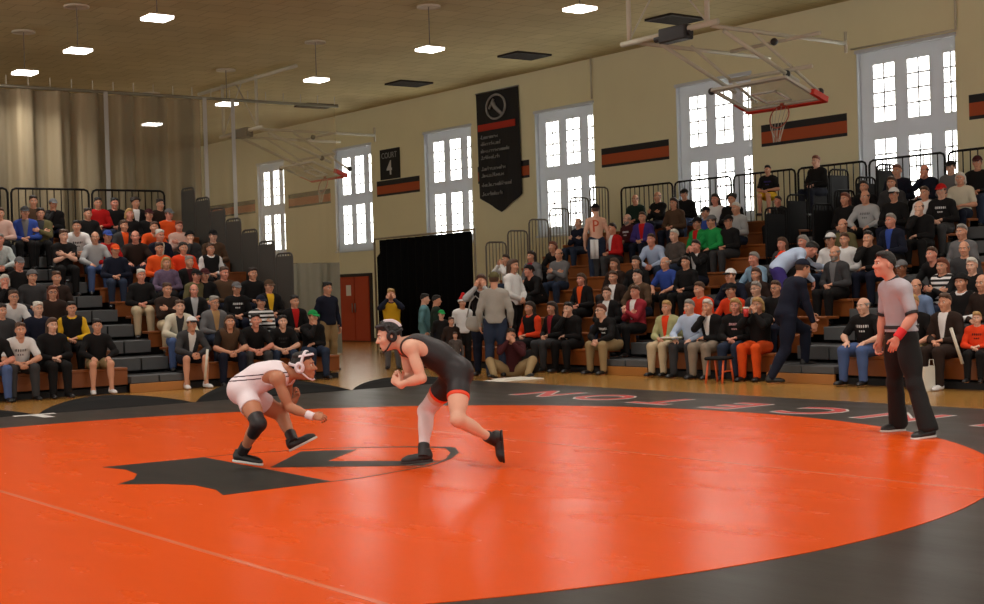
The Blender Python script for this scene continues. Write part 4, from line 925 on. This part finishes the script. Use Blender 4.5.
# lettering along the mat edge
M_LR = mat('letter_red', (188, 40, 40), .4); M_LW = mat('letter_white', (196, 190, 186), .4)
def matletter(ch, y, x=13.08):
    M = Matrix(((0, -1, 0, x - ox), (1, 0, 0, y - oy), (0, 0, 1, .031), (0, 0, 0, 1)))
    w_ = text(ch, 1.12, M_LW, wm, M, 'letter_outline', .045, .001); M2 = M.copy(); M2[2][3] = .0335; text(ch, 1.12, M_LR, wm, M2, 'letter', .012, .001)
for k, ch in enumerate('PRINCETON'): matletter(ch, 6.15 + 1.24 * k)
for ch, x in (('S', 5.6), ('T', 6.7)):
    M = Matrix(((1, 0, 0, x - ox), (0, 1, 0, 19.2 - oy), (0, 0, 1, .031), (0, 0, 0, 1))); text(ch, .9, mat('letter_pale', (226, 224, 220), .4), wm, M, 'letter', .03, .001)
pp = MB().box(-.55, .55, -.22, .22, 0, .02, .005).box(-.2, .45, -.12, .3, .02, .035, .005).obj('paper_sheets', mat('paper', (222, 218, 206), .8)); pp.location = (14.75, 19.15, .16); pp.location = (14.85, 19.3, .0)
tag(pp, 'flat white sheets lying at the mat corner before the floor sitter', 'papers')
PDATA = """
L|9.49,29.28,2.24|top=long:blush hair=short:brown row=8|pale pink jacket|
L|10.00,29.28,2.24|top=jacket:blue:gray hat=cap:dgray pose=A row=8|open blue jacket over grey|
L|10.44,30.03,2.52|top=long:brown hair=short:dbrown row=9|brown top half hidden under the rail|
L|10.32,29.28,2.24|top=jacket:olive:dgray hair=short:black pose=C row=8|open olive jacket over charcoal|
L|10.84,30.03,2.52|top=long:black hat=cap:gray pose=D row=9|long black coat and grey cap, hand at face|
L|10.24,27.78,1.68|top=tee:black hair=short:brown pose=C row=6|black T-shirt with arms folded|
L|10.80,28.53,1.96|top=tee:white:navy print=navy hair=short:black pose=B row=7|white jersey with dark chest print|
L|10.87,27.78,1.68|top=long:lgray bot=pants:jeans hair=bald:gray pose=E row=6|light grey sweatshirt and blue jeans|the light grey sweatshirt
L|11.32,29.28,2.24|row=8 top=long:black hair=short:dbrown|black pullover|
L|11.86,30.03,2.52|row=9 top=long:red hair=short:black|red sweatshirt below the rail|the red sweatshirt
L|11.14,27.78,1.68|top=long:red hat=cap:blue row=6|red top and blue cap|
L|8.94,27.78,1.68|top=long:ice hair=short:gray pose=B row=6|pale patterned jacket|
L|12.23,30.03,2.52|row=9 top=long:black hair=short:black|plain black jacket|
L|12.71,30.03,2.52|row=9 top=jacket:black:white hair=curly:dbrown|black jacket with a white collar|
L|12.25,29.28,2.24|top=long:black hair=bob:blond row=8|black top, blond hair|
L|11.80,28.53,1.96|top=jacket:dgray:orange hair=short:brown row=7|charcoal jacket over orange|
L|12.69,29.28,2.24|top=long:black hat=cap:maroon row=8|black top and maroon cap|
L|13.28,30.03,2.52|row=9 top=long:dbrown hair=short:dbrown|dark brown top|
L|13.15,29.28,2.24|top=long:orange hat=cap:gray row=8|orange shirt and grey cap|
L|12.42,28.53,1.96|top=tee:orange hair=short:brown pose=B row=7|orange T-shirt, elbows on knees|the orange T-shirt
L|13.06,28.53,1.96|top=long:blush hair=short:red pose=C row=7|pale pink sweater with arms folded|the pale pink sweater
L|11.74,27.78,1.68|top=long:dbrown hair=bald:brown pose=E big row=6|large dark brown sweater|
L|12.26,27.78,1.68|top=jacket:navy:cream hair=short:white row=6|navy blazer over cream|
L|12.92,27.78,1.68|top=long:dgray hat=beanie:black pose=D row=6|charcoal top and black knit hat|
L|11.00,27.03,1.40|top=long:navy hat=cap:orange bot=pants:djeans pose=A row=5|navy jacket and orange hat|the orange hat
L|12.45,27.03,1.40|top=long:vermilion hair=short:dbrown row=5|bright red-orange sweater|
L|12.20,26.28,1.12|top=jacket:black:maroon hair=short:gray row=4|black jacket over maroon|
L|13.04,27.03,1.40|top=long:white vest=black hair=short:brown pose=A row=5|black vest over white sleeves|the black vest
L|13.48,27.78,1.68|top=long:brown hat=cap:black row=6|brown jacket and black cap|
L|11.92,27.03,1.40|row=5 top=long:orange hair=short:dbrown|orange jacket|
L|11.73,26.28,1.12|top=long:plum hair=bob:blond pose=A row=4|plum and grey patterned top|
L|8.83,26.28,1.12|top=long:black hat=cap:gray pose=A row=4|black jacket and grey cap|
L|8.30,25.53,0.84|top=long:black hair=bob:white pose=D row=3|black top, chin on hand|
L|8.14,24.78,0.56|top=long:white hair=short:brown glasses pose=B row=2|white shirt and glasses|the white shirt
L|8.36,24.03,0.28|top=long:navy hair=short:white row|navy jacket, white hair|
L|9.25,25.53,0.84|top=long:dbrown hair=short:brown row=3|dark brown top beside the grey steps|
L|8.91,24.78,0.56|top=long:dbrown hair=long:red glasses row=2|dark brown top and glasses, long hair|
L|8.96,24.03,0.28|top=long:yellow vest=black hair=short:black pose=A row|yellow and black raglan shirt|the yellow and black raglan
L|9.09,23.28,0.00|top=long:black bot=shorts:khaki hair=short:black pose=E row=0 shoes=white|black hoodie, khaki shorts and white shoes|
L|8.80,25.53,0.84|row=3 top=long:dgray hat=beanie:gray|charcoal coat and grey knit hat|
L|10.88,25.53,0.84|top=long:black bot=pants:beige hair=short:white pose=A row=3|black sweater and beige trousers|the beige trousers
L|11.06,24.78,0.56|top=long:dbrown bot=pants:beige hair=short:brown pose=C row=2|brown sweater, arms folded over beige trousers|
L|10.90,24.03,0.28|top=jacket:cream:dgray bot=pants:jeans hair=short:brown pose=B row|open cream jacket and blue jeans|the cream jacket
L|11.60,24.78,0.56|top=jacket:black:lgray hair=bald:gray row=2|black jacket over a light grey shirt|
L|12.17,25.53,0.84|row=3 top=long:black hat=cap:maroon|black jacket and a maroon peaked cap|
L|11.99,25.53,0.84|top=long:olive hat=cap:black row=3|olive jacket and black cap|
L|10.73,23.28,0.00|top=jacket:dgray:white bot=shorts:navy hat=cap:white pose=B row=0 shoes=white|charcoal zip jacket, dark shorts and white cap|the visor
L|12.58,25.53,0.84|top=long:brown hair=short:brown pose=A row=3|brown jacket|
L|12.48,24.78,0.56|top=long:black print=white hat=cap:gray row=2|black pullover with white chest print and grey cap|
L|13.21,25.53,0.84|top=long:black hair=short:dbrown big row=3|big black sweater at the end of the row|
L|11.62,24.03,0.28|top=jacket:gray:tan hair=short:gray glasses row|open grey jacket over tan|
L|13.16,24.78,0.56|top=jacket:black:yellow hat=cap:brown row=2|black jacket over yellow and brown cap|
L|12.60,24.03,0.28|top=long:stripe hat=cap:navy pose=C row|black and white striped shirt|the striped shirt
L|11.50,23.28,0.00|top=tee:black vest=brown hair=long:brown pose=B row=0|brown vest over a black T-shirt|
L|12.01,23.28,0.00|top=tee:black hair=short:black pose=B row=0|plain black T-shirt leaning on both knees|
L|12.60,23.28,0.00|top=tee:black print=dgray hair=short:black pose=B row=0|black T-shirt with faint print, hands joined|
L|13.30,24.03,0.28|top=jacket:black:red hair=short:black row|black jacket over red|
L|13.22,23.28,0.00|top=long:black bot=pants:djeans hat=cap:green pose=D row=0|black sweater and green cap, hand at mouth|the green cap
L|7.75,23.28,0.00|top=tee:white print=gray bot=pants:dgray hair=short:brown pose=B row=0|white T-shirt with grey print|the white T-shirt
L|7.35,23.28,0.00|top=tee:black bot=pants:jeans hair=short:brown pose=B row=0|black T-shirt and blue jeans|
L|8.32,23.28,0.00|top=long:black hair=long:brown pose=A row=0|black cardigan, long brown hair|
L|7.74,24.03,0.28|row top=long:dgray hair=short:dbrown|charcoal sweater|
F|14.77,25.28,0.00|top=long:navy bot=pants:khaki hair=short:black pose=S yaw=5 k=1.04|navy pullover and khaki trousers standing past the bleachers' end|
F|15.78,24.43,0.00|top=long:navy vest=yellow bot=pants:gray hair=short:blond pose=T yaw=-35 k=0.94|yellow top and navy sleeves, hands at mouth, before the black drape|
F|16.31,24.03,0.00|top=long:teal hair=short:black bot=pants:teal pose=S yaw=50 k=0.87|teal hooded jacket standing side-on before the black drape|
F|16.22,23.48,0.00|top=long:dgreen hair=short:black pose=S yaw=60 k=0.85|dark green coat standing behind the teal jacket|
F|15.44,22.18,0.00|top=long:black hat=cap:green pose=S yaw=-20 k=0.69|black coat and green cap, face above the black wrestler|
F|15.01,21.25,0.00|top=long:dbrown hair=short:brown pose=S yaw=-20 k=0.62|dark brown jacket standing low among the floor group|
F|14.48,20.39,0.00|top=long:camo hair=short:brown pose=S yaw=-30 k=0.48|small patterned jacket just above the wrestler's back|
F|16.06,22.35,0.00|top=long:white bot=pants:black hat=santa:red pose=S yaw=-20 k=0.82|red and white santa hat|
F|15.48,20.91,0.00|top=long:lgray vest=black hair=long:brown pose=T yaw=-45 k=1.06|black vest over pale grey sleeves, holding hands at face|
F|15.24,20.22,0.00|top=long:greige bot=pants:djeans hat=cap:olive pose=S yaw=140 k=1.07|pale grey-beige sweatshirt and jeans, back turned|
F|17.34,22.40,0.27|top=long:white hair=long:brown bot=pants:black pose=U yaw=20 k=1.08|white hooded sweatshirt standing on the first step|
R|19.68,25.53,1.08|top=long:white hair=short:dbrown pose=F row=4|white sweatshirt, behind the standing white hood|
R|19.68,24.62,1.08|top=jacket:gray:crimson hair=long:dbrown row=4|grey sweater and crimson scarf|
R|19.03,23.61,0.81|top=long:black hat=beanie:black pose=B row=3|black coat and black knit hat, bent over|
R|20.33,24.50,1.35|top=long:black hair=long:red pose=B row=5|black top, leaning on both knees|
R|19.68,23.72,1.08|top=long:gray bot=pants:djeans hair=bald:brown pose=C row=4|grey sweater and blue jeans, arms folded|the grey sweater
R|21.63,25.32,1.89|top=long:navy hair=bald:brown pose=C row=7|navy shirt beside the bare back|
F|15.48,20.08,0.00|top=long:maroon bot=pants:khaki hair=short:dbrown glasses pose=G yaw=-40 k=0.99|maroon sweater and khaki trousers sitting on the floor|
R|17.08,21.44,0.00|top=long:vermilion vest=black hair=long:dbrown pose=A row=0|black vest over bright red-orange sleeves|
R|17.08,20.77,0.00|top=jacket:black:crimson hair=long:dbrown pose=A row=0|black jacket over crimson, hands in lap|
R|17.08,20.22,0.00|top=long:black hair=short:black pose=D row=0|black suit, cheek on hand|
R|20.98,23.37,1.62|top=jacket:red:white hair=short:dbrown row=6|red sweater with a white collar|the red sweater
R|21.63,23.59,1.89|top=long:maroon print=white hair=bald:gray beard=gray row=7|maroon pullover with white lettering|
R|22.93,24.75,2.43|top=long:dgreen hair=bald:brown row=9|dark green jacket under the rail|
R|21.63,23.13,1.89|top=jacket:purple:red hair=short:brown row=7|purple jacket over red|
R|22.93,24.00,2.43|top=long:black hair=bald:brown pose=C row=9|black jacket with arms folded under the rail|
R|22.28,22.78,2.16|row=8 top=long:brown hair=long:dbrown|brown coat, long dark hair|
R|20.33,21.36,1.35|top=long:lblue hair=short:brown pose=B row=5|light blue shirt, elbows on knees|the light blue shirt
R|20.33,20.78,1.35|top=long:camo hair=short:white row=5|dark mottled jacket, white hair|
R|18.38,21.43,0.54|top=jacket:black:orange hair=long:brown row=2|black jacket and orange scarf|
R|19.03,21.17,0.81|top=long:dbrown hair=long:brown row=3|dark brown sweater|
R|18.38,20.51,0.54|top=jacket:dbrown:white hair=short:brown row=2|dark brown jacket over white|
R|17.73,19.97,0.27|top=jacket:black:white hair=short:brown row|black jacket and white collar|
R|17.08,19.13,0.00|top=long:black print=white bot=pants:khaki hair=short:red glasses pose=B row=0|black sweatshirt with white chest emblem and khaki trousers|
R|19.03,20.55,0.81|top=long:black hair=long:black row=3|black top, long black hair|
R|18.38,19.75,0.54|top=long:brown hair=short:black pose=E row=2|brown jacket, hands on knees|
R|17.73,19.20,0.27|top=jacket:crimson:white hair=short:brown pose=C row|crimson jacket over white, arms folded|the crimson jacket
R|19.03,19.69,0.81|top=tee:blue hair=bald:white pose=E row=3|royal blue polo shirt|the blue polo
R|17.08,17.70,0.00|top=jacket:sage:vermilion bot=pants:beige hair=short:blond pose=A row=0|sage blazer, red tie and beige trousers|
R|22.93,23.12,2.43|top=long:black bot=pants:jeans hat=cap:black row=9|black coat, blue jeans and black cap|
R|21.63,21.17,1.89|top=long:blue hat=cap:black row=7|blue jacket and dark cap|
R|22.28,21.53,2.16|top=long:white hair=long:dbrown row=8|white top, long dark hair|
R|22.28,21.06,2.16|top=long:black hair=curly:black row=8|black jacket, hair piled up|
R|21.63,20.29,1.89|top=long:lgray hair=short:white row=7|light grey jacket|
R|20.98,20.77,1.62|top=jacket:green:red hat=cap:black row=6|green jacket over red|
R|20.98,20.32,1.62|top=long:green hat=cap:gray pose=E row=6|bright green hoodie and grey cap|the green hoodie
R|20.98,19.90,1.62|top=long:black hat=cap:black glasses row=6|black jacket, black cap and sunglasses|
R|19.68,19.53,1.08|top=jacket:black:white hair=short:dbrown pose=F row=4|black jacket and white collar, hands raised|
R|19.03,19.18,0.81|top=long:black hair=short:dbrown row=3|black coat on the dim middle rows|
R|17.73,17.49,0.27|top=tee:vermilion hair=short:brown pose=E row|orange-red polo shirt|the orange polo
R|18.38,17.28,0.54|top=long:navy hat=cap:white pose=B row=2|navy jacket and white cap|the white cap
R|17.73,16.77,0.27|top=tee:vermilion hat=cap:black pose=E row|orange-red T-shirt and black cap|
R|19.03,17.40,0.81|top=long:denim hair=short:gray pose=E row=3|pale denim jacket|the denim jacket
R|18.38,16.84,0.54|top=long:dbrown hair=long:brown row=2|dark brown top, long brown hair|
R|17.73,16.23,0.27|top=jacket:dgray:lgray hair=short:gray glasses row|charcoal jacket over light grey, glasses|
R|17.08,17.12,0.00|top=long:ltblue bot=pants:dgray hair=short:gray pose=E row=0|light blue dress shirt, papers in hand|the dress shirt
R|17.08,16.64,0.00|top=jacket:black:white bot=pants:taupe hair=short:white pose=D row=0|black blazer and taupe trousers, hand at chin|
R|17.08,16.12,0.00|top=long:black print=pink hair=bob:blond pose=A row=0|black cardigan with pale pink print|
R|17.08,15.62,0.00|top=long:black bot=pants:orange hair=bob:blond pose=F row=0|black top and orange trousers, holding a cup|the orange trousers
R|22.93,20.62,2.94|top=tee:black print=purple bot=shorts:yellow hair=short:black row=9 pose=A k=.85|purple-black jersey and yellow shorts|
R|22.28,19.75,2.22|row=8 top=long:black hair=short:dbrown k=.85|black sweatshirt below the perched jersey|
R|22.93,19.27,2.83|top=long:black hair=short:red row=9|black top, face just above the dark railings|
R|21.63,17.50,1.89|top=long:black hair=long:red row=7|black top, long red hair|
R|19.68,17.36,1.08|top=long:dgray hair=long:brown row=4|charcoal top|
R|19.03,16.79,0.81|top=long:black hat=cap:vermilion row=3|black jacket and red-orange cap|the red-orange cap
R|19.68,16.87,1.08|top=jacket:black:vermilion hair=bob:gray row=4|black coat and red-orange scarf|
F|18.50,16.42,0.81|top=long:ltblue bot=pants:purple hair=short:black pose=L yaw=45 k=1.03|pale blue shirt bending down with an arm out on the aisle|
F|16.50,14.84,0.00|top=long:navy bot=pants:navy hat=cap:navy pose=K yaw=70 k=1.1|navy suit and cap stepping up into the aisle|
R|19.68,16.27,1.08|top=long:white hat=cap:white row=4|white jacket and white cap|
R|19.68,15.98,1.08|top=long:white hair=short:brown row=4|white sweatshirt, brown hair|
R|19.03,15.63,0.81|top=jacket:dgray:gray hair=bald:gray beard=gray row=3|charcoal jacket over grey, grey beard|
R|20.33,16.52,1.35|top=long:olive hair=bald:red row=5|olive jacket|
R|17.73,15.81,0.27|top=long:black hair=short:brown glasses row|black jacket and glasses|
R|17.08,13.49,0.00|top=tee:black print=white bot=pants:jeans hair=bald:gray pose=E row=0 big|black T-shirt with white lettering and blue jeans|
R|22.28,17.58,2.16|top=long:black hair=short:black row=8|black pullover high under the windows|
R|21.63,17.03,1.89|top=long:lgray hair=bald:brown print=gray pose=E row=7|pale grey sweatshirt|the pale grey sweatshirt
R|22.28,16.95,2.16|top=long:dgray hair=long:brown row=8|charcoal coat, long brown hair|
R|21.63,16.40,1.89|top=long:black hat=cap:white row=7|black jacket and white cap|
R|22.93,17.30,2.43|top=long:navy hair=short:red big row=9|big navy coat under the top rail|
R|22.93,16.59,2.43|top=long:navy hair=bald:dbrown pose=D row=9|navy jacket, chin on hand|
R|21.63,15.73,1.89|top=long:white hair=short:brown row=7|white sweater|the white sweater
R|21.63,15.39,1.89|top=long:black print=white hat=cap:red row=7|black sweatshirt with white print and red cap|the red cap
R|22.28,15.45,2.16|top=tee:cream hair=bob:white pose=A row=8|cream knit top|
R|22.93,16.09,2.43|top=long:gray hat=cap:black row=9|grey jacket and black cap|
R|22.93,15.53,2.43|top=long:black hat=cap:maroon row=9|black jacket and dark maroon cap|
R|20.98,15.34,1.62|top=long:black hair=bald:brown pose=D row=6|black jacket, bald head on one hand|
R|20.33,15.47,1.35|top=jacket:navy:blue hair=short:gray row=5|navy suit over blue shirt|
R|19.68,15.42,1.08|top=long:black hair=short:black pose=D row=4|black sweater, hand at chin|
R|19.03,13.59,0.81|top=long:black hair=short:brown pose=B row=3|black jacket, bent far forward|
R|19.68,13.61,1.08|top=long:gray hair=short:gray row=4|grey jacket, grey hair|the grey jacket
R|19.03,13.15,0.81|top=long:dgray hair=bald:gray row=3|charcoal jacket, bald head|
R|18.38,12.57,0.54|top=long:black hair=short:white row=2|black jacket, white hair|
R|18.38,13.09,0.54|top=long:black print=white vest=stripe hair=long:red pose=C row=2|black and white jersey, arms folded|
R|18.38,13.81,0.54|top=long:dgray hat=cap:gray skin=tan row=2|charcoal jacket and grey cap|
R|17.73,13.08,0.27|top=tee:chambray hair=bald:brown row|blue chambray shirt|the chambray shirt
R|17.73,12.30,0.27|top=long:white vest=black hat=beanie:black row|black knit hat, black vest over white sleeves|
R|17.73,11.95,0.27|top=long:dbrown hair=bald:white row|dark brown coat at the row end|
R|17.08,12.11,0.00|top=jacket:dbrown:white bot=pants:dbrown hair=short:brown pose=A row=0 shoes=white|dark brown blazer over white, white shoes|the brown blazer
R|17.08,12.65,0.00|top=tee:black print=white bot=pants:khaki hair=short:blond pose=E row=0|black T-shirt half hidden by the referee|
R|17.08,11.64,0.11|top=long:vermilion print=black bot=pants:black hair=short:blond k=.75 pose=A row=0|small bright orange sweatshirt, paper roll in hand|
"""
# ================================================================== people
ROWW = ['front', 'second', 'third', 'fourth', 'fifth', 'sixth', 'seventh', 'eighth', 'ninth', 'top']
recs = []
for ln in PDATA.strip().split('\n'):
    bk, pos, op, desc, star = ln.split('|'); o = dict(t.split('=') if '=' in t else (t, 1) for t in op.split()); recs.append([bk, tuple(map(float, pos.split(','))), o, desc, star])
def mklabel(r):
    bk, p, o, d, st = r
    if bk == 'F': return 'person in ' + d
    lab = 'person in %s, %s row under the %s' % (d, ROWW[int(o['row'])], 'curtain' if bk == 'L' else 'windows')
    if len(lab.split()) < 10:
        best = None
        for q in recs:
            if q is r or not q[4] or q[0] != bk: continue
            dx = (q[1][0] - p[0], q[1][1] - p[1]); D = math.hypot(*dx); 
            if D < 1.7 and (best is None or D < best[0]): best = (D, q)
        if best:
            q = best[1]; rq, rr = int(q[2]['row']), int(o['row']); lab += ', %s %s' % ('beside' if rq == rr else 'behind' if rr > rq else 'before', q[4])
    return lab
seen = {}
for i, r in enumerate(recs):
    bk, p, o, d, st = r; k = float(o.get('k', 0)) or .95 + .07 * rnd.random()
    if 'k' in o and bk in 'LR': k *= .97
    rz = math.radians(float(o['yaw'])) if 'yaw' in o else (math.radians(-12 + rnd.uniform(-9, 9)) if bk == 'L' else -PI / 2 + math.radians(10 + rnd.uniform(-12, 14)))
    lab = mklabel(r); seen[lab] = seen.get(lab, 0) + 1
    z = p[2] + (.43 * (1 - k) if bk in 'LR' and 'k' not in o else 0)
    if 'skin' not in o: o['skin'] = rnd.choice(['light', 'light', 'pink', 'pale', 'light'])
    person((p[0], p[1], z), rz, k, o, lab, {'L': 'spectators seated below the curtain', 'R': 'spectators seated below the windows', 'F': 'people standing around the gym floor'}[bk])
print('DUPLABELS', [l for l, n in seen.items() if n > 1]); print('LONG', [l for l in seen if len(l.split()) > 16])
build_figures()
# the bare-backed fan standing among the seats
fan = person(FAN, math.radians(152), FANK, dict(pose='S', top='none:black', bot='pants:djeans', hat='cap:black', skin='pale'), 'person with bare back and orange painted P, black cap and jeans, standing among the seats', None)
FR = TPL['S']['R']
def pshape(x, y, z):
    u = -(x - .02); v = z - 1.27
    stem = np.maximum(np.abs(u + .055) - .018, np.abs(v) - .13); r = np.sqrt((u + .02) ** 2 * .75 + (v - .06) ** 2); bowl = np.maximum(np.abs(r - .055) - .016, -.04 - u)
    return np.maximum(np.minimum(stem, bowl), .02 - y)
sdf_obj([infl(p, .0035) for p in cat(FR, 'torso', 'yoke')], .006, 'painted_letter', mat('body_paint', (196, 74, 36), .6), fan, [pshape])
tw = tag(wavy(-.09, .09, 0, -.42, 0, .012, .12, 12).obj('white_towel', cloth('white'), None, True), 'white towel hanging from the back pocket of the bare-backed fan', 'towel'); tw.modifiers.new('t', 'SOLIDIFY').thickness = .012
ca, sa = math.cos(math.radians(152)), math.sin(math.radians(152)); lx, ly = .09 * FANK, .165 * FANK; tw.location = (FAN[0] + lx * ca - ly * sa, FAN[1] + lx * sa + ly * ca, FAN[2] + .97 * FANK); tw.rotation_euler = (0, 0, math.radians(152))

# ------------------------------------------------------------------ small things
def shoulder_bag():
    t = thing('shoulder_bag', 'beige shoulder bag hanging beside the black vest near the drape', 'bag', (15.12, 20.62, 1.0), -.5)
    b = MB(); P, Q = sdf_mesh([ell((0, 0, 0), (.19, .075, .15), k=.02), ell((0, 0, -.06), (.2, .09, .12))], .012, [lambda x, y, z: z - .10 + 0 * x + 0 * y]); link('bag_body', join_mesh('bag_body', [(P, Q, 0)], [cloth('greige')]), t)
    MB().tube([(-.17, 0, .08), (-.1, 0, .36), (.0, .03, .46), (.1, 0, .36), (.17, 0, .08)], .013, 6).obj('strap', cloth('greige'), t, True)
shoulder_bag()
def bucket():
    t = thing('paper_bag', 'small white bag standing on the floor beside white shoes', 'bag', (16.5, 12.1, 0)); vs = []
    for z, w, d in ((0, .13, .09), (.34, .16, .11)): vs += [(-w, -d, z), (w, -d, z), (w, d, z), (-w, d, z)]
    MB().add(vs, [(0, 3, 2, 1), (0, 1, 5, 4), (1, 2, 6, 5), (2, 3, 7, 6), (3, 0, 4, 7)]).obj('bag_body', mat('paper', (222, 218, 206), .8), t).modifiers.new('t', 'SOLIDIFY').thickness = .006
    for y in (-.105, .105): MB().tube([(-.06, y, .33), (-.04, y, .43), (.04, y, .43), (.06, y, .33)], .006, 5).obj('bag_handle', mat('paper', (222, 218, 206), .8), t)
bucket()
def stool():
    t = thing('folding_stool', 'small black stool with orange legs on the floor before the orange trousers', 'stool', (16.25, 15.75, 0), .3)
    MB().box(-.2, .2, -.17, .17, .36, .41, .02).obj('seat', cloth('black'), t)
    for x in (-.16, .16):
        for y in (-.13, .13): MB().tube([(x * .7, y, .37), (x * 1.25, y * 1.1, 0)], .018, 8).obj('leg', mat('stool_orange', (224, 96, 50), .4), t, True)
    MB().tube([(-.17, -.13, .18), (.17, -.13, .18)], .012).obj('stretcher', mat('stool_orange', (224, 96, 50), .4), t, True)
stool()
def backpack():
    t = thing('backpack', 'black backpack on the floor between the floor sitter and the bleachers', 'backpack', (16.1, 20.35, 0), .5)
    P, Q = sdf_mesh([ell((0, 0, .22), (.19, .13, .24)), ell((0, -.1, .15), (.15, .07, .13), k=.02)], .012, [lambda x, y, z: -z + 0 * x + 0 * y]); link('pack_body', join_mesh('pack_body', [(P, Q, 0)], [cloth('black')]), t)
    for x in (-.09, .09): MB().tube([(x, .11, .42), (x * 1.3, .2, .3), (x * 1.2, .15, .08)], .018, 6).obj('strap', cloth('black'), t, True)
    MB().tube([(-.04, .04, .44), (0, .04, .49), (.04, .04, .44)], .012, 6).obj('grab_loop', cloth('black'), t, True)
backpack()
def roll(loc, rot_, label):
    o = MB().tube([(0, 0, -.27), (0, 0, .27)], .022, 12).tube([(0, 0, .27), (0, 0, .20)], .017, 12).obj('paper_roll', mat('paper', (222, 218, 206), .8), None, True); o.location = loc; o.rotation_euler = rot_; tag(o, label, 'paper roll', 'rolled papers held by spectators')
roll((10.78, 22.62, .42), (.25, .0, 0), 'white paper roll held upright between bare knees, under the curtain'); roll((16.55, 11.62, .62), (0, -.45, 0), 'white paper roll held by the child in bright orange')
cp = thing('paper_cup', 'red and white paper cup held by the blond person in orange trousers', 'cup', (16.62, 15.5, 1.02)); MB().lathe([(.034, 0), (.045, .13)], 16).obj('cup_body', mat('cup_red', (200, 50, 50), .4), cp, True); MB().lathe([(.047, .13), (.047, .15), (.04, .155)], 16).obj('lid', mat('paper', (222, 218, 206), .8), cp, True)
pr_ = MB().box(-.12, .12, -.15, .15, 0, .012, .003).box(-.11, .12, -.14, .15, .012, .02, .003).obj('program', mat('paper', (222, 218, 206), .8)); pr_.location = (16.62, 17.2, .67); tag(pr_, 'white papers lying on the lap below the light blue dress shirt', 'papers')

# ================================================================== light and camera
w = bpy.data.worlds.new('gym_air'); SC.world = w; w.use_nodes = True; bg = w.node_tree.nodes['Background']; bg.inputs[0].default_value = (1.0, .95, .87, 1); bg.inputs[1].default_value = WORLD
cam = bpy.data.cameras.new('camera'); cam.sensor_width = 36; cam.lens = 1423.929 * 36 / 984; cam.clip_end = 300
co = link('camera', cam); pitch, roll_, yaw = -.00883184, -.0297431654, .644035
F = V(math.sin(yaw) * math.cos(pitch), math.cos(yaw) * math.cos(pitch), math.sin(pitch)); R0 = V(math.cos(yaw), -math.sin(yaw), 0); U0 = np.cross(R0, F)
Rr = math.cos(roll_) * R0 + math.sin(roll_) * U0; Uu = -math.sin(roll_) * R0 + math.cos(roll_) * U0
co.matrix_world = m4(np.stack([Rr, Uu, -F], 1), V(0, 0, 1.57)); SC.camera = co
vs_ = SC.view_settings; vs_.view_transform = 'Standard'; vs_.look = 'None'; vs_.gamma = 1; vs_.use_curve_mapping = False; vs_.exposure = EXPOSURE
